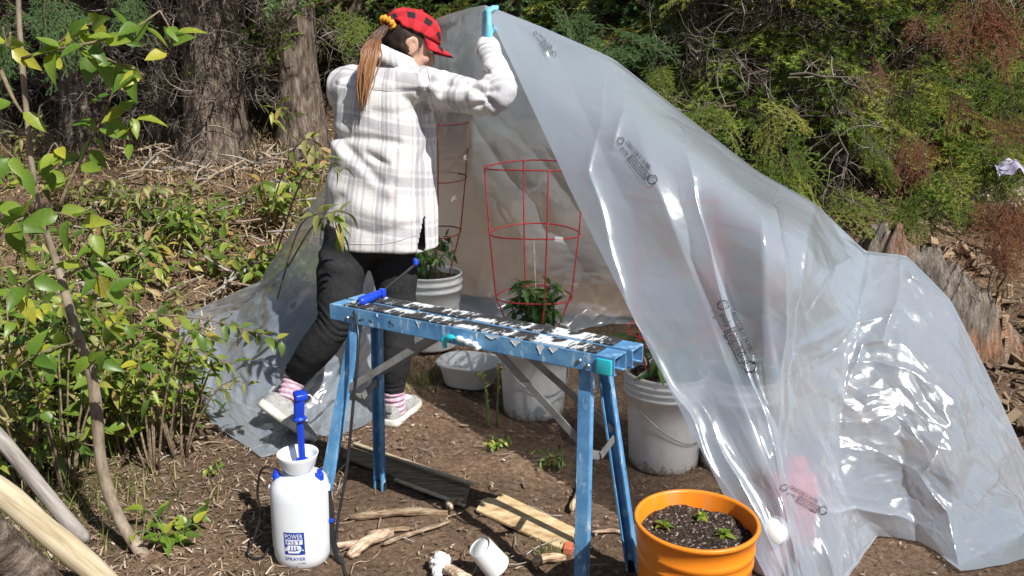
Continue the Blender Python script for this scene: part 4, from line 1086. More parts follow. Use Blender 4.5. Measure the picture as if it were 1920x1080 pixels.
legs = [tube(curve([RHIP + [0, 0, .04], RHIP - [0, 0, .06], (RHIP + RKN) / 2, RKN, RKN * .6 + RAN * .4 + [0, -.012, 0], RAN + [0, 0, .06], RAN - [0, 0, .03]], 18), np.interp(np.linspace(0, 1, 18), [0, .2, .45, .52, .68, .9, 1], [.085, .083, .066, .052, .053, .036, .034]), 14),
        tube(curve([LHIP + [0, 0, .04], LHIP - [0, 0, .06], (LHIP + LKN) / 2, LKN, LKN * .55 + LAN * .45 + [-.008, -.012, -.01], LAN * .85 + LKN * .15, LAN - [.02, 0, .03]], 18), np.interp(np.linspace(0, 1, 18), [0, .2, .45, .52, .68, .9, 1], [.085, .083, .066, .052, .053, .036, .034]), 14)]
arms = [tube(curve([RSH, (RSH + REL) / 2 - [0, 0, .012], REL + [-.012, .006, -.008], (REL + RWR) / 2 + [.008, -.005, 0], RWR, rh0], 16), np.interp(np.linspace(0, 1, 16), [0, .4, .55, .7, 1], [.040, .034, .032, .032, .024]), 12),
        tube(curve([LSH, (LSH + LEL) / 2, LEL, (LEL + LWR) / 2, LWR], 16), np.interp(np.linspace(0, 1, 16), [0, .4, .55, .7, 1], [.052, .042, .038, .036, .024]), 12)]
RFD = nrm(np.array([.28, .96, 0])); RHEEL = np.array([-.505, 3.285, 0]); RHEEL[2] = hz(RHEEL[0], RHEEL[1])
LTOE = gp(566, 822); LTOE[2] = hz(LTOE[0], LTOE[1]) + .012
LHEEL = P(486, 762, 3.20)
LFD = nrm(LTOE - LHEEL)
feetp = [tube([RAN, RAN - [0, 0, .05], RHEEL + RFD * .09 + [0, 0, .045], RHEEL + RFD * .17 + [0, 0, .038], RHEEL + RFD * .23 + [0, 0, .034]], [.036, .036, .034, .030, .02], 10),
         tube([LAN, LHEEL + (LAN - LHEEL) * .45 + LFD * .05, LHEEL + LFD * .12 + [.01, .02, .03], LTOE - LFD * .05 + [0, .01, .035]], [.036, .036, .032, .02], 10)]
V, F = remesh([ell_loft(torso, 28)] + headp + legs + arms + feetp + hand(rh0, RHF, RHS, RHN, .92, (1.5, 1.6, 1.6, 1.5)) + hand(LWR, LHF, LHS, LHN, .92), 0.0062, 2)
add('body', V, F, M['skin'], pr)
for s in (-1, 1):
    add('eye', *blob(hp(.076, s * .030, .004), HAX, (.008, .013, .007), 10), simple('eye', [(0.6, 0.58, 0.55), (0.7, 0.68, 0.66)], 30, 0.2), pr)
    add('eyebrow', *tube([hp(.084, s * .014, .024), hp(.084, s * .032, .029), hp(.074, s * .048, .024)], [.002, .003, .0015], 6), M['hair_dark'], pr)
add('lips', *tube([hp(.091, -.020, -.066), hp(.100, 0, -.064), hp(.091, .020, -.066)], [.002, .005, .002], 8), simple('lip', [(0.42, 0.16, 0.14), (0.48, 0.2, 0.17)], 30, 0.4), pr)

# leggings
lg_r = [tube(curve([RHIP + [-.02, 0, .06], RHIP - [0, 0, .06], (RHIP + RKN) / 2 + [.004, 0, 0], RKN, RKN * .62 + RAN * .38 + [0, -.014, 0], RAN + [0, 0, .09], RAN + [0, 0, .038]], 24), np.interp(np.linspace(0, 1, 24), [0, .18, .33, .5, .66, .86, 1], [.098, .102, .090, .066, .066, .050, .046]), 22),
        tube(curve([LHIP + [.02, 0, .06], LHIP - [0, 0, .05], (LHIP + LKN) / 2 + [-.006, 0, 0], LKN, LKN * .58 + LAN * .42 + [-.006, -.016, -.012], LAN * .80 + LKN * .20, LAN * .92 + LKN * .08], 24), np.interp(np.linspace(0, 1, 24), [0, .18, .36, .53, .68, .88, 1], [.098, .102, .094, .074, .070, .054, .050]), 22),
        ell_loft([((-.575, 3.35, .735), .13, .11, YAW), ((-.573, 3.35, .80), .178, .132, YAW), ((-.57, 3.35, .92), .16, .12, YAW)], 28)]
V, F = remesh(lg_r, 0.0075, 4)
N = vnormals(V, F)
def ringfold(V, c, ax_, amp, wl, span):
    s_ = (V - c) @ nrm(ax_); return amp * np.sin(s_ / wl * 6.28 + 3 * vn(V * 12, 3)) * np.exp(-(s_ / span) ** 2) * (np.linalg.norm((V - c) - np.outer(s_, nrm(ax_)), axis=1) < .10)
D = 0.004 * fbm(V * np.array([9, 9, 14]), 71, 3) + ringfold(V, RAN + [0, 0, .06], [0, 0, 1], .0035, .022, .035) + ringfold(V, LAN * .88 + LKN * .12, LAN - LKN, .0035, .022, .035) + ringfold(V, LKN, LAN - LKN, .003, .03, .05)
D += 0.006 * np.sin((V[:, 2] * 60 + V[:, 0] * 40 + 4 * vn(V * 8, 5))) * np.exp(-((V[:, 2] - .74) / .045) ** 2)
add('leggings', V + N * D[:, None], F, M['leggings'], pr)
# socks
def sock(a, b_, r0, r1):
    pts = curve([a, (a * 2 + b_) / 3, (a + 2 * b_) / 3, b_], 22); rr_ = np.linspace(r0, r1, 22) + 0.0045 * np.sin(np.arange(22) * 1.25)
    return tube(pts, rr_, 22)
add('sock', *sock(RAN + [0, 0, .052], RAN - [0.0, -0.006, .045], .043, .045), M['sock'], pr)
add('sock', *sock(LAN * .93 + LKN * .07, LAN + (LHEEL - LAN) * .42 + LFD * .045, .045, .046), M['sock'], pr)
# shoes: an upper of lofted sections with sole, laces and tongue
def shoe(heel, fd, upv, L, name='shoe'):
    side = nrm(np.cross(fd, upv)); upv = nrm(np.cross(side, fd))
    root = None
    S = [(.0, .022, .050, .062), (.03, .034, .062, .072), (.08, .036, .066, .072), (.12, .037, .056, .066), (.16, .042, .046, .052), (.20, .046, .036, .040), (.235, .042, .028, .030), (.258, .030, .022, .022), (.268, .010, .018, .016)]
    V = []; n = 20; a = np.linspace(0, 2 * math.pi, n, endpoint=False)
    for x, w, z1, z2 in S:
        x *= L / .27
        V.append(heel + fd * x + np.outer(np.cos(a) * w, side) + np.outer(.026 + np.where(np.sin(a) > 0, np.sin(a) * z1, np.sin(a) * .010), upv))
    F = [(i * n + j, i * n + (j + 1) % n, (i + 1) * n + (j + 1) % n, (i + 1) * n + j) for i in range(len(S) - 1) for j in range(n)] + [tuple(range(n))[::-1], tuple((len(S) - 1) * n + j for j in range(n))]
    up_ = add('shoe', np.concatenate(V), F, M['shoe'], pr)
    V = []; sec = [(-.008, .020), (.0, .034), (.04, .041), (.09, .039), (.14, .043), (.19, .050), (.235, .047), (.262, .034), (.276, .014)]
    for z, ex_ in ((-.002, .0), (.010, .004), (.022, .003), (.030, -.003)):
        lft = [heel + fd * x * L / .27 + side * (w + ex_) + upv * (z + (.012 if x > .25 else 0) * (z < .015)) for x, w in sec]; rgt = [heel + fd * x * L / .27 - side * (w + ex_) + upv * (z + (.012 if x > .25 else 0) * (z < .015)) for x, w in sec[::-1]]
        V.append(np.array(lft + rgt))
    n = len(V[0])
    F = [(i * n + j, i * n + (j + 1) % n, (i + 1) * n + (j + 1) % n, (i + 1) * n + j) for i in range(3) for j in range(n)] + [tuple(range(n))[::-1], tuple(3 * n + j for j in range(n))]
    add('sole', np.concatenate(V), F, M['sole'], up_)
    g = Geo()
    for k in range(5):
        x = (.125 + k * .017) * L / .27; z = .026 + np.interp(.125 + k * .017, [.08, .12, .16, .2], [.066, .058, .048, .040])
        g.add(tube([heel + fd * x + side * q * .024 + upv * (z - .010 * abs(q) ** 2 + .002) for q in np.linspace(-1, 1, 7)], .0028, 5))
    g.obj('laces', M['cuff'], up_)
    add('heel_tab', *box(heel - fd * .002 + upv * .080, fd * .005, side * .014, upv * .018, .003), M['shoe'], up_)
    return up_
shoe(RHEEL + [0, 0, .006], RFD, np.array([0, 0, 1.0]), .262)
s2 = shoe(LHEEL, LFD, nrm(np.array([.35, .55, .80])), .262)
add('loop', *tube(curve([LAN + [.03, -.03, -.06], LAN + [.075, -.03, -.045], LAN + [.085, -.03, -.075], LAN + [.05, -.03, -.10]], 14), .0028, 6), M['cuff'], s2)

# jacket: torso, raised right sleeve, left sleeve reaching forward
jr = []
for py, x0, x1, Y, ry in ((466, 588, 826, 3.345, .165), (450, 590, 826, 3.345, .165), (400, 597, 822, 3.34, .160), (350, 606, 818, 3.34, .155), (300, 616, 816, 3.335, .150), (250, 622, 814, 3.335, .146), (200, 627, 808, 3.335, .138), (160, 636, 800, 3.335, .122), (135, 655, 790, 3.338, .095), (118, 690, 778, 3.342, .070), (108, 712, 770, 3.345, .060)):
    c = P((x0 + x1) / 2, py, Y - 0.06); c[1] = Y
    jr.append((c, (x1 - x0) / 2 * 3.3 / FPX * .985, ry * .9, YAW * .5))
sl_r = tube(curve([RSH + [-.10, .03, -.02], RSH, (RSH * .55 + REL * .45) + [0, 0, -.010], REL + [0, 0, -.008], (REL + RWR) / 2 + [.012, -.01, 0], RWR + (REL - RWR) * .10], 24), np.interp(np.linspace(0, 1, 24), [0, .2, .42, .60, .68, .8, .96, 1], [.076, .080, .070, .060, .058, .050, .042, .045]), 22)
sl_l = tube(curve([LSH + [.08, -.03, -.02], LSH, (LSH + LEL) / 2, LEL, (LEL + LWR) / 2, LWR], 22), np.interp(np.linspace(0, 1, 22), [0, .2, .45, .62, .85, 1], [.08, .082, .072, .062, .052, .048]), 20)
V, F = remesh([ell_loft(jr, 44), sl_r, sl_l], 0.0066, 5)
N = vnormals(V, F)
# which cloth piece a point belongs to, and its cloth coordinates
def polyparam(V, pts):
    best = np.full(len(V), 1e9); par = np.zeros(len(V)); off = np.zeros_like(V); acc = 0
    for a, b_ in zip(pts[:-1], pts[1:]):
        d = b_ - a; L = np.linalg.norm(d); t_ = np.clip(((V - a) @ d) / L ** 2, 0, 1); q = V - (a + t_[:, None] * d); dist = np.linalg.norm(q, axis=1)
        k = dist < best; best[k] = dist[k]; par[k] = acc + t_[k] * L; off[k] = q[k]; acc += L
    return best, par, off
dr, pr_r, of_r = polyparam(V, [RSH, (RSH + REL) / 2, REL, RWR]); dl, pr_l, of_l = polyparam(V, [LSH, LEL, LWR])
cen = np.array([np.interp(V[:, 2], [c[0][2] for c in jr], [c[0][k] for c in jr]) for k in (0, 1)]).T
ang = np.arctan2(V[:, 0] - cen[:, 0], -(V[:, 1] - cen[:, 1]))
pl = np.stack([ang * .20 + .03, V[:, 2] + .03 * np.sin(ang), V[:, 2] * 0], -1)
is_r = (dr < .098) & (V[:, 0] > -.335 + (1.40 - V[:, 2]) * .12) & (V[:, 2] > 1.24)
is_l = (dl < .085) & (V[:, 1] > 3.47)
aa = np.arctan2(of_r[:, 2], of_r[:, 1]); pl[is_r] = np.stack([pr_r * 1.0 + .04, aa * .075, aa * 0], -1)[is_r]
aa = np.arctan2(of_l[:, 2], of_l[:, 0]); pl[is_l] = np.stack([pr_l, aa * .075, aa * 0], -1)[is_l]
# folds in the cloth: soft grooves and rolls, seams
px, py = proj(V); vis = (N @ np.array([0, -1.0, 0]) > 0.05)
D = 0.006 * fbm(V * np.array([7, 7, 5]), 31, 3)
for line, h, w in (([(618, 245), (650, 280), (715, 345)], -.018, 10), ([(628, 255), (700, 262), (745, 268)], -.010, 8), ([(690, 290), (725, 308)], -.010, 7), ([(600, 330), (680, 390), (760, 420)], .008, 18), ([(822, 252), (790, 300), (765, 380)], -.009, 9),
                   ([(625, 262), (665, 305), (730, 360)], .012, 12), ([(640, 160), (625, 230), (640, 300)], .008, 14), ([(795, 180), (800, 230), (830, 232)], -.014, 8), ([(785, 175), (830, 212), (900, 196)], -.008, 7), ([(872, 150), (905, 170), (930, 168)], -.013, 6), ([(885, 165), (912, 185), (925, 200)], -.012, 6),
                   ([(800, 150), (850, 160), (890, 150)], -.010, 8), ([(895, 130), (920, 138), (940, 130)], -.009, 5), ([(840, 148), (826, 175)], -.008, 6), ([(630, 157), (720, 172), (800, 168)], -.005, 3.0), ([(800, 168), (822, 196), (850, 205), (920, 192)], -.005, 3.0), ([(640, 420), (700, 440), (780, 420)], -.006, 9), ([(700, 210), (740, 215), (790, 205)], -.007, 9), ([(600, 400), (640, 370)], -.009, 10), ([(715, 285), (745, 330)], .006, 12), ([(675, 110), (650, 150)], -.008, 8)):
    best = np.full(len(V), 1e9)
    for a, b_ in zip(line[:-1], line[1:]): best = np.minimum(best, seg_dist(px, py, a, b_)[0])
    D += np.where(vis, h * np.exp(-(best / w) ** 2), 0)
s_arm = pr_r
D += np.where(is_r, .005 * np.sin(s_arm * 75 + 4 * vn(V * 14, 8)) * (.35 + .65 * np.exp(-((s_arm - .30) / .07) ** 2)), 0)
V = V + N * D[:, None]
# side slit at the hem
Fk = [f for f in F if not (np.mean(V[list(f), 2]) < .905 and abs(np.mean(px[list(f)]) - (792 - .10 * (np.mean(py[list(f)]) - 440))) < 2.0 + 5.0 * sst(.905, .80, np.mean(V[list(f), 2])) and vis[f[0]])]
jk = add('jacket', V, Fk, M['plaid'], pr, attr={'pl': pl})
M['seam'] = simple('seam', [(0.42, 0.41, 0.44), (0.56, 0.55, 0.57)], 40, 0.95)
bvj = BVHTree.FromPolygons([tuple(v) for v in V], Fk)
def seam(line, r=.0016, n=40, name='seam', mt='seam'):
    pts = curve([np.array([*p, 0.0]) for p in line], n); out = []
    for p in pts:
        d = Vector(ray(p[0], p[1])).normalized(); h = bvj.ray_cast(Vector(CAM), d, 10)
        if h[0] is not None: out.append(np.array(h[0][:]) - np.array(d[:]) * .0005)
    if len(out) > 4: add(name, *tube(out, r, 5), M[mt], jk)
seam([(630, 157), (680, 166), (740, 170), (798, 168)]); seam([(797, 120), (806, 150), (800, 190), (806, 232)]); seam([(591, 444), (650, 456), (720, 457), (785, 440)], .0014)
seam([(800, 196), (850, 206), (922, 192)], .0014)
# collar standing round the neck, and the cuff of the raised sleeve
def band(c, ax_, r0, r1, h, th, n=36, a0=0.0, a1=2 * math.pi, squash=1.0, ref=(1, 0, 0)):
    ax_ = nrm(ax_); e1 = nrm(np.array(ref) - ax_ * (np.array(ref) @ ax_)); e2 = np.cross(ax_, e1); an = np.linspace(a0, a1, n); V = []
    for r_, z in ((r0, 0), ((r0 + r1) / 2 + .004, h * .5), (r1, h), (r1 - th, h + .003), ((r0 + r1) / 2 - th, h * .5), (r0 - th, 0)):
        V.append(np.array(c) + np.outer(np.cos(an) * r_, e1) + np.outer(np.sin(an) * r_ * squash, e2) + ax_ * z)
    F = [(i * n + j, i * n + j + 1, ((i + 1) % 6) * n + j + 1, ((i + 1) % 6) * n + j) for i in range(6) for j in range(n - 1)]
    return np.concatenate(V), F
cv, cf = band(P(737, 122, 3.345) + [0, .0, 0], (.12, -.02, 1), .098, .076, .062, .012, squash=.95)
cv = cv + np.outer(-0.32 * (cv[:, 0] + .46), [0, 0, 1.0])
add('collar', cv, cf, M['plaid'], jk, attr={'pl': np.stack([np.arctan2(cv[:, 1] - 3.345, cv[:, 0] + .46) * .1 + .02, cv[:, 2] * 0 + .02, cv[:, 2] * 0], -1)})
add('cuff', *band(RWR + (REL - RWR) * .10, RWR - REL, .047, .036, .045, .004), M['cuff'], pr)
V, F = remesh(hand(rh0, RHF, RHS, RHN, .98, (1.5, 1.6, 1.6, 1.5), fat=.0028) + [tube([rh0 - RHF * .035, rh0 + RHF * .01], [.032, .029], 14)], .0038, 2)
add('glove', V, F, M['glove'], pr)
V, F = remesh(hand(LWR, LHF, LHS, LHN, .98, fat=.0028) + [tube([LWR - LHF * .03, LWR + LHF * .01], [.032, .029], 14)], .0045, 2)
add('glove', V, F, M['glove'], pr)

# hair under the cap, ponytail, cap
hv, hf = blob(hp(-.014, 0, .012), HAX, (.099, .084, .098), 30)
loc = (hv - HC) @ HAX.T
keep = lambda f: (lambda p: p[0] < .030 - .25 * max(0, -p[2]) - (.02 if abs(p[1]) > .06 and p[2] < .0 else 0) and p[2] > -.085 - .0 * p[0] and p[0] < .05)(loc[list(f)].mean(0))
hv = hv + vnormals(hv, hf) * (0.004 * np.sin(loc[:, 1] * 260 + 6 * vn(hv * 20, 4)))[:, None]
add('hair', hv, [f for f in hf if keep(f)], M['hair_dark'], pr)
TAILB = P(727, 42, 3.30)
add('hair', *tube(curve([hp(-.085, 0.01, .05), (hp(-.085, 0.01, .05) + TAILB) / 2 + [0, 0, .006], TAILB], 8), [.030, .026, .022, .020, .018, .018, .018, .018], 12), M['hair_dark'], pr)
a = np.linspace(0, 2 * math.pi, 40); e = nrm(P(705, 75, 3.26) - TAILB); e1 = nrm(np.cross(e, [0, 1, 0])); e2 = np.cross(e, e1)
add('scrunchie', *tube(TAILB + np.outer(np.cos(a) * .020, e1) + np.outer(np.sin(a) * .020, e2), .011 + .004 * np.sin(a * 9), 8, False), M['scrunchie'], pr)
tailp = curve([TAILB, P(706, 70, 3.25), P(694, 105, 3.20), P(684, 150, 3.185), P(680, 198, 3.185)], 16)
gV, gF, gA, off_ = [], [], [], 0
for k in range(170):
    a_, r_ = rng.random() * 6.28, rng.random() ** .5 * (.92 if k % 9 else 1.2); tone = rng.random()
    wid = np.interp(np.linspace(0, 1, 16), [0, .18, .3, .5, .8, 1], [.013, .018, .015, .032, .032, .016])
    o_ = np.outer(wid * r_ * math.cos(a_), [1, 0, -.1]) + np.outer(wid * r_ * math.sin(a_) * .55, [0, 1, 0])
    L_ = rng.uniform(.74, 1.06); pts = np.stack([np.interp(np.linspace(0, L_, 16), np.linspace(0, 1, 16), tailp[:, q]) for q in range(3)], -1) + o_
    if L_ > 1: pts[-1] += [0, 0, -.02]
    pts = pts + (.0035 if k % 9 else .009) * np.stack([vn(pts * 25 + k, 3), vn(pts * 25 + k, 4), vn(pts * 25, 5) * 0], -1)
    v, f = tube(pts, np.interp(np.linspace(0, 1, 16), [0, .5, .85, 1], [.0024, .0030, .0021, .0005]), 5)
    gV.append(v); gF += [tuple(i + off_ for i in q) for q in f]; off_ += len(v)
    gA.append(np.stack([np.repeat(np.linspace(0, 1, 16), 5), np.full(80, tone - .5), np.zeros(80)], -1))
tl = add('ponytail', np.concatenate(gV), gF, M['tail'], pr, attr={'pl': np.concatenate(gA)})
# cap: six-panel crown, curved brim, button
n, rows = 48, 14
capV = []; capA = []
for i, q in enumerate(np.linspace(0, 1, rows)):
    for j in range(n):
        th = j / n * 2 * math.pi; ph = (1 - q) * math.pi / 2
        f_, r_, u_ = math.cos(th) * math.cos(ph), math.sin(th) * math.cos(ph), math.sin(ph)
        front_ = max(0, f_)
        k_ = 1 - .010 * abs(math.sin(th * 3)) ** .3 * 0 + .006 * (abs(math.cos(th * 3)) - .5)
        capV.append(hp(-.008 + f_ * .112 * k_, r_ * .090 * k_, .040 + u_ * (.088 + .012 * front_) + .012 * (1 - u_) * (f_ < -.5)))
        capA.append((f_ * .112 + .01, r_ * .09 * 1.1 + u_ * .085 + .01, 0))
I = np.arange(n * rows).reshape(rows, n)
capF = [(I[i, j], I[i, (j + 1) % n], I[i + 1, (j + 1) % n], I[i + 1, j]) for i in range(rows - 1) for j in range(n)]
capA = np.array(capA)
# unroll the check along the crown's two directions
loc = (np.array(capV) - HC) @ HAX.T
cu_ = np.arctan2(loc[:, 0] + .008, loc[:, 2] + .03) * .11; cv_ = np.arctan2(loc[:, 2] - .0, np.abs(loc[:, 1]) + 1e-6) * .095
cp_ = add('cap', np.array(capV), capF, M['check'], pr, attr={'pl': np.stack([cu_ + .02, cv_ + .012, cu_ * 0], -1)})
md = cp_.modifiers.new('thickness', 'SOLIDIFY'); md.thickness = .003
bv_, bf_ = [], []
nb, mb = 22, 8
for i in range(mb):
    q = i / (mb - 1)
    for j in range(nb):
        th = R(-68) + R(136) * j / (nb - 1)
        fr_ = (.102 + .074 * q * math.cos(th * .8) ** .7) ; rr_ = .090 * (1 - .06 * q)
        bv_.append(hp(-.008 + fr_ * math.cos(th) + .004 * q, rr_ * math.sin(th), .040 - .030 * q * 0.55 - .024 * (math.sin(th) ** 2) * (.25 + .75 * q)))
bF = [(i * nb + j, i * nb + j + 1, (i + 1) * nb + j + 1, (i + 1) * nb + j) for i in range(mb - 1) for j in range(nb - 1)]
lb = (np.array(bv_) - HC) @ HAX.T
br = add('brim', np.array(bv_), bF, M['check'], cp_, attr={'pl': np.stack([lb[:, 0], lb[:, 1], lb[:, 0] * 0], -1)})
md = br.modifiers.new('thickness', 'SOLIDIFY'); md.thickness = .004
add('button', *blob(hp(-.008, 0, .130), HAX, (.008, .008, .005), 8), M['check'], cp_)
# ---------------------------------------------------------------- vegetation: shared pieces
def leaf_geo(width, bend, fold, n=7, tip=1.0):
    V = []; F = []
    for i in range(n):
        q = i / (n - 1)
        w = width * math.sin(math.pi * min(1, q ** (0.72 * tip))) ** 0.85 * (1 - 0.25 * q) if 0 < i < n - 1 else 0.004
        z = -bend * q * q
        V += [(q, -w / 2, z + fold * w), (q, 0, z), (q, w / 2, z + fold * w)]
    for i in range(n - 1):
        a = i * 3
        F += [(a, a + 3, a + 4, a + 1), (a + 1, a + 4, a + 5, a + 2)]
    return np.array(V, float), F
LEAF = {}
def leaf_set(key, mt, w, bends, fold):
    LEAF[key] = [mk_mesh('leaf', *leaf_geo(w * random.uniform(.85, 1.15), b_, fold), M[mt]) for b_ in bends]
leaf_set('ovate', 'leaf_bright', 0.62, (0.12, 0.3, 0.5, -0.1), 0.18)
leaf_set('lance', 'leaf', 0.34, (0.15, 0.35, 0.55, 0.0), 0.22)
leaf_set('olive', 'leaf_olive', 0.42, (0.15, 0.4, 0.6, 0.0), 0.25)
leaf_set('mid', 'leaf', 0.56, (0.12, 0.3, 0.45, 0.0), 0.2)
leaf_set('pepper', 'leaf_pepper', 0.42, (0.2, 0.4, 0.6), 0.2)
leaf_set('seedling', 'leaf_bright', 0.66, (0.2, 0.35), 0.15)

def put_leaf(parent, key, p, d, size, nup=(0, 0, 1), name='leaf'):
    d = nrm(d); u_ = np.array(nup, float) + rng.normal(0, .35, 3); u_ = nrm(u_ - d * (u_ @ d)); s_ = np.cross(u_, d)
    Mx = Matrix(((d[0] * size, s_[0] * size, u_[0] * size, p[0]), (d[1] * size, s_[1] * size, u_[1] * size, p[1]), (d[2] * size, s_[2] * size, u_[2] * size, p[2]), (0, 0, 0, 1)))
    return put(name, LEAF[key][rng.integers(len(LEAF[key]))], Mx, parent)

def stem_leaves(root, pts, r0, r1, key, size, nleaf, mt='stem', start=.25, droop=.3, spread=.9):
    n = len(pts)
    add('stem', *tube(pts, np.linspace(r0, r1, n), 6), M[mt], root)
    T = np.gradient(pts, axis=0); side0 = rng.random() * 6.28
    for k in range(nleaf):
        q = start + (1 - start) * (k + rng.random() * .6) / nleaf; q = min(q, .995)
        i = q * (n - 1); a = int(i); f = i - a; p = pts[a] * (1 - f) + pts[min(a + 1, n - 1)] * f; tg = nrm(T[a])
        ph = side0 + k * 2.4; e1 = nrm(np.cross(tg, [0.1, 0.2, 1])); e2 = np.cross(tg, e1)
        d = tg * .5 + (e1 * math.cos(ph) + e2 * math.sin(ph)) * spread - np.array([0, 0, droop])
        sz = size * rng.uniform(.65, 1.2)
        put_leaf(root, key, p + nrm(d) * sz * .08, d, sz, (0, -.25, 1))

def add_along(name, V, F, m_, a, b_, parent=None):
    x_ = nrm(np.asarray(b_) - np.asarray(a)); y_ = nrm(np.cross([0, 0, 1.0], x_)); z_ = np.cross(x_, y_); c = (np.asarray(a) + np.asarray(b_)) / 2
    Rm = np.stack([x_, y_, z_]); W_ = (np.asarray(V) - c) @ Rm.T
    M4 = Matrix([[x_[i], y_[i], z_[i], c[i]] for i in range(3)] + [[0, 0, 0, 1]])
    return put(name, mk_mesh(name, W_, F, m_), M4, parent)

def shrub(name, label, base, nst, h, spr, nleaf, key, size, cat='shrub', group=None, mt='stem', lean=(0, 0), droop=.3):
    base = np.array(base); root = empty(name, base, label, cat, group)
    for k in range(nst):
        a = rng.random() * 6.28; rr_ = spr * (.4 + .6 * rng.random()); hh = h * rng.uniform(.65, 1.1)
        tipv = np.array([math.cos(a) * rr_ + lean[0], math.sin(a) * rr_ + lean[1], hh])
        b0 = base + np.array([math.cos(a), math.sin(a), 0]) * .02 - [0, 0, .02]
        pts = curve([b0, b0 + tipv * [.3, .3, .55], b0 + tipv * [.75, .75, .95], b0 + tipv * [1.15, 1.15, .92]], 9)
        stem_leaves(root, pts, .005, .0015, key, size, nleaf, mt, droop=droop)
    return root

# boughs with needles, and bare dead boughs: a few meshes shared by all trees
def needle_pts(segs, step, ln, up_bias):
    P0, D0 = [], []
    for a, b_ in segs:
        L = np.linalg.norm(b_ - a); n = max(2, int(L / step)); t_ = (np.arange(n) + rng.random(n) * .8) / n
        P0.append(a + t_[:, None] * (b_ - a)); D0.append(np.repeat(nrm(b_ - a)[None], n, 0))
    return np.concatenate(P0), np.concatenate(D0)

def bough_segs(L, droop, dens, rs):
    n = 10; t_ = np.linspace(0, 1, n); main = np.stack([t_ * L, .05 * L * np.sin(t_ * 3 + rs), -droop * L * t_ ** 1.6 + .10 * L * t_], -1)
    segs = [(main[i], main[i + 1]) for i in range(n - 1)]; woody = [(main, np.linspace(.010, .003, n) * L)]
    nb = int(dens * L / .075)
    for k in range(nb):
        q = .12 + .86 * k / nb; i = q * (n - 1); a = int(i); p = main[a] + (main[a + 1] - main[a]) * (i - a); s_ = 1 if k % 2 else -1
        l2 = L * (.42 * (1 - q) ** .8 + .06) * rng.uniform(.6, 1.1)
        d = nrm(np.array([.75, s_ * rng.uniform(.6, 1.0), rng.uniform(-.35, .12)])); m_ = 4
        br_ = p + np.outer(np.linspace(0, 1, m_), d * l2) + np.outer(np.linspace(0, 1, m_) ** 2, [.05 * l2, 0, -.22 * l2])
        segs += [(br_[j], br_[j + 1]) for j in range(m_ - 1)]; woody.append((br_, np.linspace(.0028, .0008, m_)))
        for j in range(int(l2 / .060)):
            w = (j + .6) / max(1, int(l2 / .060)); pp = p + d * l2 * w + np.array([.05, 0, -.22]) * l2 * w * w
            dd_ = nrm(d * .8 + np.cross(d, [0, 0, 1]) * (1 if j % 2 else -1) * .8 + rng.normal(0, .15, 3) - [0, 0, .1]); l3 = l2 * .40 * (1.05 - w) + .03
            segs.append((pp, pp + dd_ * l3))
    return segs, woody

def bough_mesh(mt, L=1.0, droop=.25, dens=1.0, seed=0, step=.0030, ln=.024):
    segs, woody = bough_segs(L, droop, dens, seed)
    Pn, Dn = needle_pts(segs, step, ln, 0)
    n = len(Pn)
    rad = rng.normal(0, 1, (n, 3)); rad -= Dn * (rad * Dn).sum(1)[:, None]; rad /= np.linalg.norm(rad, axis=1)[:, None]; rad[:, 2] = rad[:, 2] * .7 + .15
    dv = Dn * .75 + rad * .75; dv /= np.linalg.norm(dv, axis=1)[:, None]
    sd = np.cross(dv, rng.normal(0, 1, (n, 3))); sd /= np.linalg.norm(sd, axis=1)[:, None]
    ll = ln * rng.uniform(.7, 1.25, n)[:, None]
    V = np.stack([Pn - sd * .0028, Pn + sd * .0028, Pn + dv * ll], 1).reshape(-1, 3)
    F = np.arange(3 * n).reshape(-1, 3)
    tipn = np.clip(Pn[:, 0] / L, 0, 1)
    rn = np.clip(.27 + .45 * rng.random(n) + .22 * tipn * rng.random() + .12 * vn(Pn * 9, seed), 0, 1)
    return V, F, rn, woody

def wood_tris(woody, sides=4):
    V, F, off = [], [], 0
    for pts, r_ in woody:
        v, f = tube(pts, r_, sides, False); V.append(v)
        for q in f: F += [(q[0] + off, q[1] + off, q[2] + off), (q[0] + off, q[2] + off, q[3] + off)]
        off += len(v)
    return np.concatenate(V), np.array(F)

def make_bough(mt, **kw):
    V, F, rn, woody = bough_mesh(mt, **kw)
    W, WF = wood_tris(woody)
    me = mk_mesh('bough', np.concatenate([V, W]), np.concatenate([F, WF + len(V)]), M[mt], False, np.concatenate([rn, np.full(len(WF), .5)]))
    me.materials.append(M['boughwood'])
    mi = np.zeros(len(F) + len(WF), np.int32); mi[len(F):] = 1; me.polygons.foreach_set('material_index', mi)
    return me
BG = [make_bough('needle', L=1.0, droop=d_, seed=i) for i, d_ in enumerate((.15, .3, .42, .22))]
BB = [make_bough('needle_blue', L=1.0, droop=d_, seed=10 + i) for i, d_ in enumerate((.15, .32, .45))]
BD = [make_bough('needle_dead', L=1.0, droop=d_, seed=20 + i, step=.0075) for i, d_ in enumerate((.2, .35, .5))]

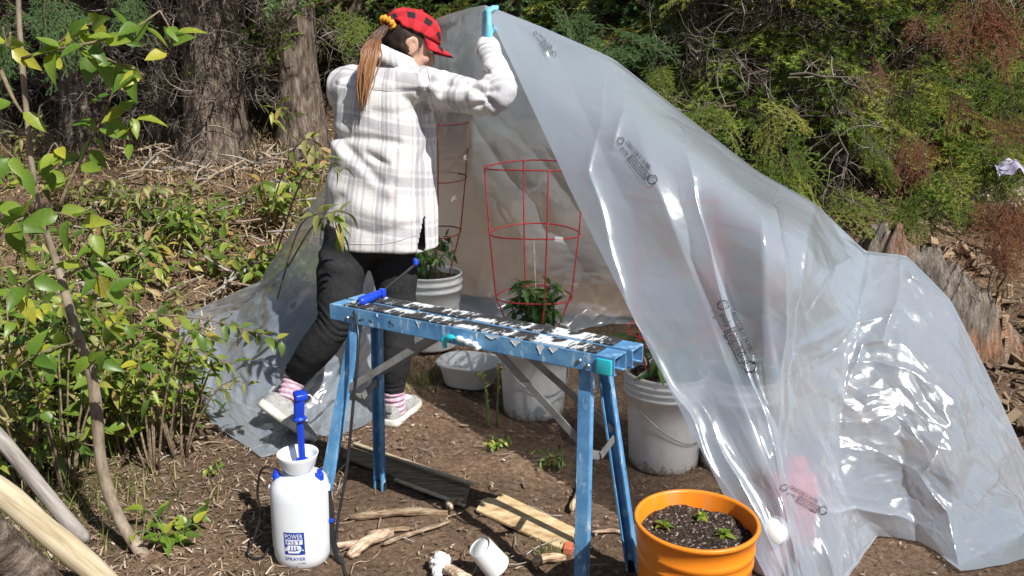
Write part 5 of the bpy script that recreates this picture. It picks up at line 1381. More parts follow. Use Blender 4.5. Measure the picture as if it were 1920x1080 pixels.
def twig_mesh(L=1.0, droop=.4, seed=0, n1=16, curl=.25):
    wood = []; n = 9; t_ = np.linspace(0, 1, n)
    def walk(p, d, l_, r_, m_, dr):
        pts = [p]
        for k in range(m_): d = nrm(d + rng.normal(0, curl, 3) + [0, 0, -dr]); p = p + d * l_ / m_; pts.append(p)
        pts = np.array(pts); wood.append((pts, np.linspace(r_, r_ * .3, m_ + 1))); return pts
    main = walk(np.zeros(3), np.array([1.0, 0, .1]), L, .010, 8, droop * .25)
    for k in range(n1):
        q = .1 + .88 * k / n1; i = q * 8; a = int(i); p = main[a] + (main[min(a + 1, 8)] - main[a]) * (i - a)
        s2 = walk(p, nrm(np.array([.4, rng.choice([-1, 1]) * rng.uniform(.4, 1), rng.uniform(-.7, .5)])), L * rng.uniform(.2, .5) * (1.1 - q * .6), .0042, 5, droop * .4)
        for j in range(3):
            b_ = s2[rng.integers(1, 5)]; walk(b_, nrm(rng.normal(0, 1, 3) + [.4, 0, -.5]), L * rng.uniform(.08, .2), .0022, 3, droop * .4)
    V, F = wood_tris(wood, 4)
    rn = np.repeat(rng.random(len(wood)), [len(p) * 1 for p, _ in wood])
    cnt = np.concatenate([np.full((len(p) - 1) * 8, rng.random()) for p, _ in wood])
    return mk_mesh('dead_branch', V, F, M['deadtwig'], True, cnt)
TW = [twig_mesh(1.0, d_, i) for i, d_ in enumerate((.2, .5, .9, 1.3))]

def orient(p, yaw, pitch, roll, s_):
    return Matrix.Translation(Vector([float(v) for v in p])) @ Matrix.Rotation(yaw, 4, 'Z') @ Matrix.Rotation(-pitch, 4, 'Y') @ Matrix.Rotation(roll, 4, 'X') @ Matrix.Scale(s_, 4)

def trunk_geo(base, h, r_, lean=(0, 0), sides=18, seed=0, flare=.5):
    n = 22; V = []; a = np.arange(sides) / sides * 2 * math.pi
    for i in range(n):
        q = i / (n - 1); z = q * h; rr_ = r_ * (1 - .75 * q) + r_ * flare * math.exp(-z / .22)
        nz = 1 + .10 * vn(np.stack([np.cos(a) * 2.2, np.sin(a) * 2.2, a * 0 + z * 2.5 + seed], -1), seed) + .06 * vn(np.stack([np.cos(a) * 7, np.sin(a) * 7, a * 0 + z * 3], -1), seed + 1)
        V.append(np.stack([base[0] + lean[0] * z + np.cos(a) * rr_ * nz, base[1] + lean[1] * z + np.sin(a) * rr_ * nz, base[2] - .1 + z + a * 0], -1))
    F = [(i * sides + j, i * sides + (j + 1) % sides, (i + 1) * sides + (j + 1) % sides, (i + 1) * sides + j) for i in range(n - 1) for j in range(sides)]
    return np.concatenate(V), F

def tree(label, x, y, h, r_, boughs, z0, z1, blen, nlive, ndead, deadz=(0.2, 1.6), dlen=(.5, 1.0), group='fir trees of the wood behind the sheet', lean=(0, 0), front=True, name='fir_tree'):
    b_ = on(x, y); root = empty(name, b_, label, 'tree', group)
    add('trunk', *trunk_geo(b_, h, r_, lean, seed=int(x * 7 + y * 13) % 50), M['bark'], root)
    for k in range(nlive):
        q = (k + rng.random()) / nlive; z = z0 + (z1 - z0) * q
        yaw = (rng.random() * 6.28) if not front else (-1.57 + rng.normal(0, 1.15))
        L = blen * (1.15 - .55 * z / h) * rng.uniform(.7, 1.15)
        p = b_ + np.array([lean[0] * z, lean[1] * z, z]) + np.array([math.cos(yaw), math.sin(yaw), 0]) * r_ * (1 - .7 * z / h) * .8
        me = boughs[rng.integers(len(boughs))]
        put('bough', me, orient(p, yaw, rng.uniform(-.45, .12), rng.normal(0, .25), L), root)
    for k in range(ndead):
        z = rng.uniform(*deadz); yaw = -1.57 + rng.normal(0, 1.2); p = b_ + np.array([lean[0] * z, lean[1] * z, z]) + np.array([math.cos(yaw), math.sin(yaw), 0]) * r_ * .7
        put('dead_branch', TW[rng.integers(len(TW))], orient(p, yaw, rng.uniform(-.7, .2), rng.random() * 6.28, rng.uniform(*dlen)), root)
    return root
def X_at(px, Y): return (px - 960) / FPX * Y * 1.02

# ---------------------------------------------------------------- the wood at the back
GL = 'fir trunk with bare hanging dead branches at the left back'  # these firs' upper boughs, out of view, are added and lengthened to shade the trunks
tree('thick bare fir trunk in sun, with peeling bark, just left of the person', X_at(578, 6.3), 6.3, 7.0, .150, BG, 2.8, 6.5, 2.1, 40, 12, (.3, 2.2), (.4, .9), 'fir trunks at the left', lean=(.01, 0))
tree('broad fir trunk wrapped in drooping dead twigs, left of the sunlit trunk', X_at(425, 6.1), 6.1, 7.5, .21, BG, 2.8, 7, 2.1, 44, 64, (.25, 2.3), (.35, .8), 'fir trunks at the left', lean=(0, .02))
tree('dark fir trunk with a curtain of dead branches, behind the leafy sapling', X_at(345, 6.5), 6.5, 7.5, .15, BG, 2.7, 7, 2.1, 44, 60, (.2, 2.2), (.4, .9), 'fir trunks at the left')
tree('dim fir trunk with dead branches at the far left edge', X_at(190, 6.4), 6.4, 7.5, .15, BB, 1.9, 7, 2.0, 46, 44, (.2, 2.0), (.5, 1.0), 'fir trunks at the left')
tree('dim fir with low green boughs in the far left corner', X_at(20, 6.6), 6.6, 7, .14, BG, 1.1, 6.5, 1.3, 36, 24, (.2, 1.8), (.5, 1.0), 'fir trunks at the left')
tree('slim shaded fir trunk with dead branches between the two thick left trunks', X_at(500, 7.2), 7.2, 7.5, .11, BG, 2.4, 7, 1.8, 34, 34, (.2, 2.2), (.5, 1.0), 'fir trunks at the left')
mid = [(690, 7.2, BG, 'green fir standing right behind the red checked cap'), (800, 8.0, BB, 'dark green fir behind the hand that lifts the sheet'), (960, 7.4, BG, 'fir with yellow-green boughs above the peak of the sheet'),
       (1090, 7.0, BB, 'bluish green fir with flat boughs right of the peak of the sheet'), (1200, 7.8, BG, 'shaded fir with a dead twiggy bough, behind the right slope of the sheet')]
for px_, Y_, bs, lb_ in mid:
    tree(lb_, X_at(px_, Y_), Y_, 7.5, .11, bs, .55, 7.0, 1.5, 44, 10, (.2, 2.0), (.5, 1.0), 'firs behind the sheet')
rgt = [(1310, 6.4, BG, 6.5, 'dark-trunked fir with bare grey twigs above the slope of the sheet'), (1420, 6.0, BG, 6.0, 'bright green fir with drooping boughs above the right shoulder of the sheet'), (1540, 6.3, BG, 6.5, 'fir with tangled bare branches above the weathered stump'),
       (1650, 6.0, BG, 5.5, 'yellow-green fir with brown patches right of centre'), (1780, 6.5, BG, 6.5, 'fir behind the dead brown boughs at the right'), (1900, 6.2, BG, 6.0, 'fir at the right edge above the brown slash')]
for i, (px_, Y_, bs, h_, lb_) in enumerate(rgt):
    tree(lb_, X_at(px_, Y_), Y_, h_, .10, bs, .25, h_ * .92, 1.4, 44, 30, (.1, 1.7), (.6, 1.3), 'firs at the right')
def far_l(px_, row): return 'dim fir in the ' + row + ' row of the wood, ' + ('left of the person' if px_ < 600 else 'behind the peak of the sheet' if px_ < 1150 else 'above the slope of the sheet' if px_ < 1550 else 'at the far right')
for k, px_ in enumerate((-250, -60, 110, 280, 440, 610, 760, 900, 1040, 1150, 1270, 1380, 1490, 1600, 1720, 1840, 1980, 2150)):
    Y_ = 8.8 + 1.6 * ((k * 37) % 10) / 10
    tree(far_l(px_, 'middle'), X_at(px_, Y_), Y_, 8, .12, BB if k % 3 == 0 else BG, .3, 7.6, 1.7, 46, 6, (.2, 2), (.6, 1.2), 'dim firs deep in the wood')
for k, px_ in enumerate(range(-500, 2500, 170)):
    Y_ = 11.5 + 2.0 * ((k * 53) % 10) / 10
    tree(far_l(px_, 'last'), X_at(px_, Y_), Y_, 9, .14, BB, .3, 6.0, 2.3, 34, 0, group='dim firs deep in the wood')

# loose boughs lying and hanging at the right: dead brown ones and cut green ones
def bough_at(px_, py_, Y_, s_, kind, label, yaw=None, pitch=None, n=1, group=None):
    p = P(px_, py_, Y_)
    root = empty('dead_bough' if kind is BD else 'fir_bough', p, label, 'bough', group)
    for k in range(n):
        put('spray', kind[rng.integers(len(kind))], orient(p + rng.normal(0, .04, 3), (rng.random() * 6.28) if yaw is None else yaw + rng.normal(0, .5), rng.uniform(-.9, .1) if pitch is None else pitch + rng.normal(0, .2), rng.normal(0, .6), s_ * rng.uniform(.75, 1.1)), root)
bough_at(120, 5, 4.6, .40, BB, 'dark green fir bough at the top left above the sapling', -1.5, -.7, 8)
bough_at(250, -10, 4.8, .36, BB, 'dark green fir bough at the top left, right of the sapling tip', -1.5, -.8, 6)
bough_at(20, 40, 4.6, .40, BB, 'dark green fir bough in the top left corner', -1.3, -.7, 6)
bough_at(660, 30, 5.4, .36, BG, 'green fir bough just left of the red checked cap', -1.5, -.7, 5)
bough_at(1840, 5, 4.2, .40, BD, 'dead red-brown bough hanging at the top right', -1.4, -.8, 20)
bough_at(1745, 40, 4.5, .30, BD, 'smaller dead brown spray left of the top right bough', -2.0, -.5, 6)
bough_at(1625, 135, 4.3, .20, BD, 'small dead brown spray among green boughs right of centre', -1.6, -.9, 4)
bough_at(1795, 165, 4.3, .24, BD, 'dead orange-brown spray below the top right bough', -1.3, -1.0, 6)
bough_at(1715, 255, 3.95, .25, BD, 'dead brown spray hanging left of the purple cloth', -1.9, -1.0, 12)
bough_at(1890, 205, 4.3, .28, BD, 'dead red-brown spray at the right edge above the purple cloth', -1.4, -.6, 6)
bough_at(1885, 390, 4.0, .34, BD, 'heap of dead red-brown boughs on the bank at the right edge', -1.6, -.5, 34)
bough_at(1840, 470, 4.1, .26, BD, 'low part of the red-brown heap nearest the stump', -1.6, -.3, 9)
bough_at(1440, 205, 4.6, .5, BG, 'low green bough just above the slope of the sheet', -1.6, -.5, 5)
bough_at(1350, 205, 4.4, .42, BG, 'green bough touching the slope of the sheet near its middle', -1.8, -.4, 5)
bough_at(1470, 300, 4.1, .40, BG, 'bright green bough beside the right shoulder of the sheet', -1.2, -.5, 7)
bough_at(1560, 360, 4.0, .34, BG, 'green bough low beside the stump, behind the sheet', -1.5, -.3, 5)
bough_at(1600, 220, 4.4, .5, BG, 'yellow-green bough hanging over the stump', -1.5, -.7, 7)
bough_at(1700, 140, 4.7, .5, BG, 'green bough hanging between the brown sprays', -1.5, -.7, 6)
bough_at(1850, 260, 4.6, .5, BG, 'olive green boughs on the slash left of the purple cloth', -1.7, -.5, 9)
bough_at(1760, 330, 4.4, .45, BG, 'green bough lying on the slash above the stump', -1.9, -.3, 8)
bough_at(1680, 370, 4.3, .36, BG, 'dull green bough right behind the top of the stump', -1.7, -.4, 6)
bough_at(1910, 110, 4.8, .5, BG, 'green bough at the right edge near the top', -1.9, -.6, 6)
bough_at(1150, 70, 5.4, .5, BB, 'bluish green bough right of the peak of the sheet', -1.2, -.2, 7)
bough_at(1060, 40, 5.6, .45, BB, 'green bough just above the peak of the sheet', -1.5, -.3, 5)
bough_at(1230, 120, 5.2, .35, BG, 'yellow-green spray beside the slope of the sheet', -1.2, -.4, 5)
for px_, py_, s_, lb_ in ((1560, 200, .75, 'bare pale branch arching over the sheet at the right'), (1290, 70, .6, 'twiggy bare branch above the slope of the sheet'), (1560, 300, .5, 'bare branch hanging above the stump'), (1740, 410, .6, 'bare stick leaning on the stump'), (1480, 140, .7, 'bare branch among the green boughs above the slope')):
    p = P(px_, py_, 4.4); tag(put('bare_branch', TW[rng.integers(3)], orient(p, rng.uniform(-2.8, -.4), rng.uniform(-.3, .5), rng.random() * 6, s_), None), lb_, 'branch')

# stump, purple cloth, pale stone
def stump():
    b_ = P(1705, 560, 4.0); b_ = on(b_[0], 4.05); b_[2] -= .03
    root = empty('tree_stump', b_, 'weathered grey broken stump behind the right end of the sheet', 'stump')
    m_, t_, bb, l_ = nt('stumpwood')
    n1 = noise(t_, 9, 8, .72, stretch=(3.5, 3.5, .9)); n2 = noise(t_, 3, 3)
    c_ = ramp(t_, n1, [(.32, (.045, .035, .028)), (.48, (.20, .165, .135)), (.62, (.36, .31, .265)), (.75, (.48, .43, .38))])
    l_.new(mix(t_, ramp(t_, n2, [(.52, (0, 0, 0)), (.66, (1, 1, 1))]), c_, mix(t_, 1.0, c_, (1.25, .72, .45), 'MULTIPLY')), bb.inputs['Base Color']); bb.inputs['Roughness'].default_value = .95
    bump(t_, n1, 1.0, .03)
    sd, n = 150, 26; a = np.arange(sd) / sd * 2 * math.pi; V = []
    cx_, cy_ = np.cos(a), np.sin(a)
    xx = b_[0] + .14 + cx_ * .42
    top = np.interp(xx - b_[0], [-.30, -.20, -.12, 0.0, .12, .25, .4, .6], [.64, .69, .60, .58, .52, .45, .30, .12])
    top = top + .045 * vn(np.stack([cx_ * 6, cy_ * 6, a * 0], -1), 5) + .022 * vn(np.stack([cx_ * 13, cy_ * 13, a * 0], -1), 6) + .008 * vn(np.stack([cx_ * 40, cy_ * 40, a * 0], -1), 9)
    for i in range(n):
        q = i / (n - 1); z = top * q
        groove = .06 * vn(np.stack([cx_ * 5, cy_ * 5, a * 0 + z * 1.0], -1), 7) + .07 * vn(np.stack([cx_ * 14, cy_ * 14, a * 0 + z * 1.5], -1), 8) + .05 * vn(np.stack([cx_ * 30, cy_ * 30, a * 0 + z * 2.5], -1), 10)
        k_ = (1.12 - .22 * q - .10 * sst(.8, 1.0, q) + groove * 1.2)
        V.append(np.stack([b_[0] + .14 + cx_ * .42 * k_, b_[1] + cy_ * .20 * k_, b_[2] + z], -1))
    for k_, dz in ((.86, -.03), (.6, -.10), (.2, -.14)):
        V.append(np.stack([b_[0] + .14 + cx_ * .38 * k_, b_[1] + cy_ * .18 * k_, b_[2] + top + dz + .05 * vn(np.stack([cx_ * 9 * k_, cy_ * 9, a * 0], -1), 12)], -1))
    F = [(i * sd + j, i * sd + (j + 1) % sd, (i + 1) * sd + (j + 1) % sd, (i + 1) * sd + j) for i in range(len(V) - 1) for j in range(sd)] + [tuple((len(V) - 1) * sd + j for j in range(sd))]
    add('trunk_wood', np.concatenate(V), F, m_, root)
    for k in range(26):
        p = b_ + np.array([rng.uniform(-.2, .5), -.12 + rng.normal(0, .03), rng.uniform(.02, .42)])
        add('loose_bark', *box(p, np.array([.018, .004, 0]) * rng.uniform(.6, 1.3), np.array([0, .006, .002]), nrm([rng.normal(0, .25), -.2, 1]) * rng.uniform(.03, .08)), M['barkchip'], root, False)
stump()
c = P(1896, 318, 4.35)
nx, ny = 16, 12; gx, gy = np.meshgrid(np.linspace(-1, 1, nx), np.linspace(-1, 1, ny)); V = np.stack([c[0] + gx * .085, c[1] + gy * .07, c[2] + .03 * fbm(np.stack([gx * 1.5, gy * 1.5, gx * 0], -1), 3, 3) + .04 * np.cos(gx * 1.4) * np.cos(gy * 1.4) - gy * -.02], -1).reshape(-1, 3)
I = np.arange(nx * ny).reshape(ny, nx); F = np.stack([I[:-1, :-1], I[:-1, 1:], I[1:, 1:], I[1:, :-1]], -1).reshape(-1, 4)
tag(put('cloth', mk_mesh('cloth', V, F, simple('lilac', [(.36, .33, .50), (.50, .47, .62)], 9, .8)), Matrix()), 'small pale purple cloth on the slash at the right edge', 'cloth')
c = P(1880, 385, 5.3); V, F = crumple(c - [0, 0, .14], .17, 31, (1.3, 1, .8))
tag(add('stone', V, F, simple('stone', [(.32, .25, .20), (.50, .41, .34)], 7, .9, .5)), 'pale pinkish stone below the purple cloth', 'stone')

# ---------------------------------------------------------------- bark and chip pile on the bank at the right
CH = []
for k in range(8):
    V, F = box((0, 0, 0), (1, 0, 0), (0, .32, 0), (0, 0, .09), .05)
    V = np.array(V) + .10 * np.stack([vn(np.array(V) * 1.3 + k * 5, 2), vn(np.array(V) * 1.3 + k * 7, 3), vn(np.array(V) * 1.1 + k * 3, 4)], -1); CH.append(mk_mesh('bark_piece', V, F, M['barkchip'], False))
bp_ = empty('bark_pile', on(2.05, 3.75), 'heap of broken bark and wood slabs on the bank right of the sheet', 'bark pile')
for k in range(260):
    x, y = rng.uniform(1.35, 2.75), rng.uniform(3.15, 5.0)
    s_ = rng.uniform(.022, .075); p = on(x, y, .01 + .05 * rng.random())
    put('bark_piece', CH[rng.integers(8)], orient(p, rng.random() * 3.14 + .3, rng.normal(.2, .4), rng.normal(0, .5), s_), bp_)

# ---------------------------------------------------------------- slash pile on the left bank: sticks, dry stuff
sp_ = empty('brush_pile', on(-1.4, 4.9), 'brown brush pile of dry sticks and needles on the bank at the left', 'brush pile')
STK = []
for k in range(8):
    pts = curve([np.array([-.5, 0, 0]), np.array([-.15, rng.normal(0, .05), rng.normal(0, .05)]), np.array([.2, rng.normal(0, .05), rng.normal(0, .05)]), np.array([.5, 0, 0])], 8)
    STK.append(mk_mesh('stick', *tube(pts, np.interp(np.linspace(0, 1, 8), [0, .5, 1], [.015, .019, .009]) * rng.uniform(.7, 1.3), 7), M['stick'] if k % 3 else M['greywood']))
for k in range(290):
    x, y = rng.uniform(-2.6, -.75), rng.uniform(4.1, 6.1)
    put('stick', STK[rng.integers(8)], orient(on(x, y, .02 + .10 * rng.random()), rng.random() * 3.14, rng.normal(0, .25), rng.random() * 6, rng.uniform(.12, .48)), sp_)

def blades(n, box_, mt, ln, w, name, lift=.5, zoff=0.0, rbias=0.0):
    x = rng.uniform(box_[0], box_[1], n); y = rng.uniform(box_[2], box_[3], n); z = hgt(x, y) + zoff * rng.random(n)
    return blades_at(np.stack([x, y, z], -1), mt, ln, w, lift, rbias)
def blades_at(p, mt, ln, w, lift, rbias=0.0):
    n = len(p); a = rng.random(n) * 6.28; el = rng.random(n) * lift; L = ln * rng.uniform(.5, 1.3, n)
    d = np.stack([np.cos(a) * np.cos(el), np.sin(a) * np.cos(el), np.sin(el)], -1); s_ = np.stack([-np.sin(a), np.cos(a), rng.normal(0, .4, n)], -1) * (w * rng.uniform(.6, 1.4, n))[:, None]
    mid_ = p + d * L[:, None] * .55 + np.stack([0 * L, 0 * L, .08 * L], -1); tip_ = p + d * L[:, None] - np.stack([0 * L, 0 * L, .15 * L * el], -1)
    V = np.stack([p - s_, p + s_, mid_ - s_ * .8, mid_ + s_ * .8, tip_], 1).reshape(-1, 3); o_ = np.arange(n)[:, None] * 5
    F = np.concatenate([o_ + [0, 1, 3], o_ + [0, 3, 2], o_ + [2, 3, 4]], 1).reshape(-1, 3)
    return V, F, np.repeat(np.clip(rng.random(n) + rbias, 0, 1), 3)
V, F, rn = blades(13000, (-4.6, -.7, 3.9, 6.6), 'drygrass', .07, .0028, 'x', 1.1, .10)
o = put('dry_needles', mk_mesh('dry_needles', V, F, M['drygrass'], False, rn), Matrix(), None); tag(o, 'loose dry grass and needles over the left bank', 'dry grass', kind='stuff')
V, F, rn = blades(7000, (1.2, 3.4, 3.3, 6.4), 'litter', .06, .003, 'x', .8, .05)
o = put('dry_needles', mk_mesh('dry_needles', V, F, M['litter'], False, rn), Matrix(), None); tag(o, 'loose brown needles and bits over the right bank', 'needles', kind='stuff')
# litter on the bare dirt in front
x = rng.uniform(-2.2, 2.2, 22000); y = rng.uniform(1.3, 4.6, 22000)
den = .5 + .5 * vn(np.stack([x * 1.8, y * 1.8, x * 0], -1), 66) + .35 * (x < -.7)
k = rng.random(22000) < den; pp = np.stack([x[k], y[k], hgt(x[k], y[k]) + .008 + .004 * rng.random(k.sum())], -1)
V, F, rn = blades_at(pp, 'litter', .019, .0022, .3)
V2, F2, rn2 = blades_at(np.stack([rng.uniform(-2, -.6, 5000), rng.uniform(1.9, 3.3, 5000), rng.uniform(.0, .02, 5000)], -1), 'litter', .04, .0020, .5, .12)
o = put('ground_litter', mk_mesh('ground_litter', np.concatenate([V, V2]), np.concatenate([F, F2 + len(V)]), M['litter'], False, np.concatenate([rn, rn2])), Matrix()); tag(o, 'bits of bark, needles and dry grass scattered on the dirt', 'litter', kind='stuff')
# wood chips large enough to tell apart
for k in range(150):
    px_, py_ = rng.uniform(330, 1130), rng.uniform(780, 1075)
    if rng.random() < .5: px_, py_ = rng.uniform(230, 640), rng.uniform(760, 1075)
    p = gp(px_, py_)
    tag(put('wood_chip', CH[rng.integers(8)], orient([p[0], p[1], hz(p[0], p[1]) + .010], rng.random() * 3.14, rng.normal(0, .15), rng.normal(0, .2), rng.uniform(.007, .019)), None), 'small wood chip on the dirt' + (' left of the sprayer' if px_ < 510 else ' between the sprayer and the plank' if px_ < 720 else ' under the sawhorse' if px_ < 900 else ' by the strand board') + (', near the bottom edge' if py_ > 960 else ''), 'wood chip', 'wood chips on the dirt')
# sticks one can tell apart
for (a, b_, r_, mt, lb_) in (((655, 975), (840, 966), .014, 'barkchip', 'barky split stick lying level in front of the strand board'), ((655, 1050), (735, 1005), .019, 'stick', 'thick short branch lying beside the pump sprayer'), ((720, 1022), (845, 980), .007, 'stick', 'thin pale stick pointing at the plank'), ((845, 958), (868, 942), .012, 'stick', 'knobby stick end by the grey plank'), ((1072, 960), (1090, 905), .014, 'barkchip', 'barky stick leaning by the right front leg of the sawhorse'),
                             ((290, 800), (410, 803), .012, 'stick', 'pale stick on the ground left of the sheet'), ((620, 1030), (700, 1012), .010, 'stick', 'small twig right of the sprayer'), ((1110, 1000), (1180, 1008), .006, 'stick', 'thin twig behind the orange bucket'), ((480, 525), (570, 512), .022, 'splitwood', 'pale peeled branch beside the left edge of the sheet'), ((420, 330), (300, 320), .02, 'greywood', 'grey log lying at the foot of the dead-twig trunks'),
                             ((690, 1003), (770, 995), .008, 'barkchip', 'flat bark strip in front of the level stick'), ((1000, 1062), (1060, 1052), .014, 'barkchip', 'bark chunk left of the right front leg'), ((380, 760), (300, 700), .010, 'stick', 'twig under the shrubs left of the sheet')):
    A_, B_ = gp(*a), gp(*b_); mid_ = (A_ + B_) / 2 + np.array([rng.normal(0, .01), rng.normal(0, .01), .008])
    pts = curve([A_ + [0, 0, r_ * .7], mid_ + [0, 0, r_ * .7], B_ + [0, 0, r_ * .7]], 9)
    v, f = tube(pts, r_ * np.array([.8, 1.05, .95, 1.1, .9, 1.0, 1.05, .85, .6]), 10, flat=.75 if mt == 'barkchip' else None); v = v + .2 * r_ * np.stack([vn(v * 40, 1), vn(v * 40, 2), vn(v * 40, 3)], -1)
    tag(add_along('stick', v, f, M[mt], A_, B_), lb_, 'stick')
for k in range(60):
    px_, py_ = rng.uniform(260, 1150), rng.uniform(790, 1075); p = gp(px_, py_)
    tag(put('twig', STK[rng.integers(8)], orient([p[0], p[1], hz(p[0], p[1]) + .012], rng.random() * 3.14, rng.normal(0, .06), rng.random() * 6, rng.uniform(.05, .16)), None), 'thin dry twig on the dirt' + (' left of the sprayer' if px_ < 510 else ' between the sprayer and the plank' if px_ < 720 else ' under the sawhorse' if px_ < 900 else ' by the strand board') + (', near the bottom edge' if py_ > 960 else ''), 'twig', 'twigs on the dirt')

# ---------------------------------------------------------------- the near sapling at the left
sb = gp(276, 1042)
sap = empty('sapling', sb, 'crooked grey-stemmed sapling with large bright leaves at the left, close by', 'sapling')
stm = curve([sb - [0, 0, .02], P(225, 975, 2.36), P(192, 880, 2.38), P(180, 760, 2.38), P(168, 690, 2.38), P(140, 610, 2.38), P(108, 500, 2.40), P(85, 430, 2.38), P(66, 360, 2.36), P(48, 190, 2.36), P(36, 40, 2.36), P(34, -60, 2.36)], 60)
add('stem', *tube(stm, np.interp(np.linspace(0, 1, 60), [0, .3, .5, .6, 1], [.019, .017, .013, .009, .0065]) * (1 + .06 * np.sin(np.arange(60) * .9)), 10), M['sapling'], sap)
def sap_twig(path, r_, leaves, key='ovate', Y=2.3, size=(.05, .085)):
    pts = curve([P(x, y, Y + dy) for x, y, dy in path], 14)
    add('twig', *tube(pts, np.linspace(r_, r_ * .4, 14), 6), M['stem'], sap)
    for k in range(leaves):
        q = .2 + .8 * (k + rng.random()) / leaves; p = pts[min(13, int(q * 13))]
        d = np.array([rng.normal(0, .8), rng.normal(-.3, .5), rng.normal(-.35, .55)]); put_leaf(sap, key, p + nrm(d) * .01, d, rng.uniform(*size), (0, -.8, .7))
sap_twig([(42, 110, 0), (90, 95, -.05), (150, 85, -.08), (240, 60, -.05), (300, 20, 0)], .005, 16)
sap_twig([(90, 95, 0), (140, 60, 0), (200, 30, .05)], .004, 8)
sap_twig([(150, 85, 0), (200, 110, 0), (250, 130, 0), (270, 140, 0)], .004, 9)
sap_twig([(300, 20, 0), (320, 60, 0), (318, 100, 0)], .003, 5)
sap_twig([(0, 130, .02), (25, 185, 0), (42, 212, 0)], .007, 2)
sap_twig([(20, 60, 0), (15, 90, 0), (5, 50, 0)], .003, 6)
sap_twig([(60, 350, 0), (30, 300, -.1), (5, 280, -.1)], .004, 6)
sap_twig([(110, 390, .1), (140, 320, .1), (180, 245, .12), (222, 150, .1)], .006, 12)
sap_twig([(222, 150, .1), (240, 200, .05), (250, 240, .05), (235, 280, .05)], .004, 9)
sap_twig([(75, 400, 0), (110, 400, -.1), (160, 420, -.15), (190, 470, -.15)], .004, 9, size=(.06, .09))
sap_twig([(75, 400, 0), (40, 410, -.1), (0, 430, -.1)], .004, 8, size=(.06, .09))
sap_twig([(120, 520, 0), (170, 500, -.1), (205, 560, -.15)], .004, 7, size=(.06, .09))
sap_twig([(150, 640, 0), (110, 650, -.1), (60, 670, -.12), (20, 700, -.1)], .004, 11, size=(.06, .09))
sap_twig([(165, 690, 0), (190, 660, -.1), (215, 640, -.1)], .004, 5)
sap_twig([(110, 500, 0), (60, 520, -.1), (20, 560, -.1)], .004, 7)
sap_twig([(60, 360, 0), (100, 270, 0), (110, 300, 0), (95, 320, 0)], .003, 5)

# shrubs of the left thicket
for k in range(34):
    px_, Y_ = rng.uniform(-60, 300), rng.uniform(2.75, 4.1)
    x = X_at(px_, Y_)
    TG = ('narrow-leaved', 'oval-leaved', 'narrow-leaved', 'olive-leaved')[k % 4] + ' shrub in the ' + ('front' if Y_ < 3.4 else 'back') + ' of the thicket, ' + ('at the left edge' if px_ < 60 else 'around the sapling stem' if px_ < 190 else 'between the sapling and the trailing sheet')
    shrub('thicket_shrub', TG, on(x, Y_), 6, rng.uniform(.28, .58), .26, 10, ('lance', 'mid', 'lance', 'olive')[k % 4], rng.uniform(.058, .092), group='shrubs of the left thicket')
for k, (px_, Y_, lb_) in enumerate(((60, 2.75, 'broad-leaved shrub at the left edge beside the sapling stem'), (240, 2.9, 'broad-leaved shrub just right of the sapling stem'), (-20, 3.1, 'broad-leaved shrub half out of the left edge'), (330, 3.3, 'broad-leaved shrub nearest the trailing end of the sheet'), (150, 3.4, 'broad-leaved shrub behind the crook of the sapling'))):
    shrub('broadleaf_shrub', lb_, on(X_at(px_, Y_), Y_), 7, rng.uniform(.45, .68) if k != 3 else .34, .26 if k != 3 else .16, 8, 'ovate', rng.uniform(.05, .068), group='broad-leaved shrubs of the left thicket')
for k in range(32):
    px_, Y_ = (rng.uniform(130, 560), rng.uniform(4.45, 5.3)) if k < 24 else (rng.uniform(-500, 130), rng.uniform(4.3, 6.0))
    BKG = ('olive-leaved', 'oval-leaved', 'narrow-leaved')[k % 3] + ' shrub in the brush pile, ' + ('beyond the sapling' if px_ < 130 else 'below the trunks with dead twigs' if px_ < 350 else 'beside the person') + (', low on the bank' if Y_ < 4.9 else ', high on the bank')
    shrub('bank_shrub', BKG, on(X_at(px_, Y_), Y_), 5, rng.uniform(.16, .36), .30, 9, ('olive', 'mid', 'lance')[k % 3], rng.uniform(.06, .095), group='shrubs on the left bank', droop=.5)
# single arching shoots in front of the person and over the sheet
def shoot(label, path, key, size, nleaf, r_=.004, start=.35, droop=.4):
    pts = curve([P(*q) for q in path], 16); root = empty('leafy_shoot', pts[0], label, 'shrub'); stem_leaves(root, pts, r_, r_ * .4, key, size, nleaf, start=start, droop=droop)
shoot('leafy shoot arching in front of the hip of the checked jacket', [(520, 560, 3.3), (560, 430, 3.15), (600, 400, 3.05), (650, 400, 3.0)], 'olive', .075, 13, start=.55)
shoot('leafy shoot hanging in front of the black leggings', [(540, 500, 3.2), (590, 420, 3.05), (630, 410, 3.0), (640, 445, 3.0)], 'lance', .08, 10, start=.6, droop=.8)
shoot('leafy shoot touching the left elbow side of the jacket', [(520, 470, 3.5), (560, 350, 3.3), (600, 300, 3.15), (650, 318, 3.05)], 'olive', .07, 12, start=.5)
shoot('green sprig reaching over the sheet in front of the raised foot', [(300, 590, 2.9), (380, 598, 2.9), (450, 615, 2.88), (530, 640, 2.88)], 'mid', .055, 16, start=.45)
shoot('thin twig with few leaves below the green sprig', [(290, 620, 2.95), (350, 650, 2.95), (405, 672, 2.95)], 'mid', .045, 7, start=.2)
shoot('leafy shoot at the foot of the sunlit trunk', [(470, 330, 5.2), (500, 230, 5.1), (520, 200, 5.0), (550, 215, 4.9)], 'lance', .10, 12)
shoot('drooping olive shoot on the bank beside the jacket', [(500, 420, 4.2), (540, 300, 4.1), (580, 260, 4.0), (612, 300, 3.9)], 'olive', .09, 14)
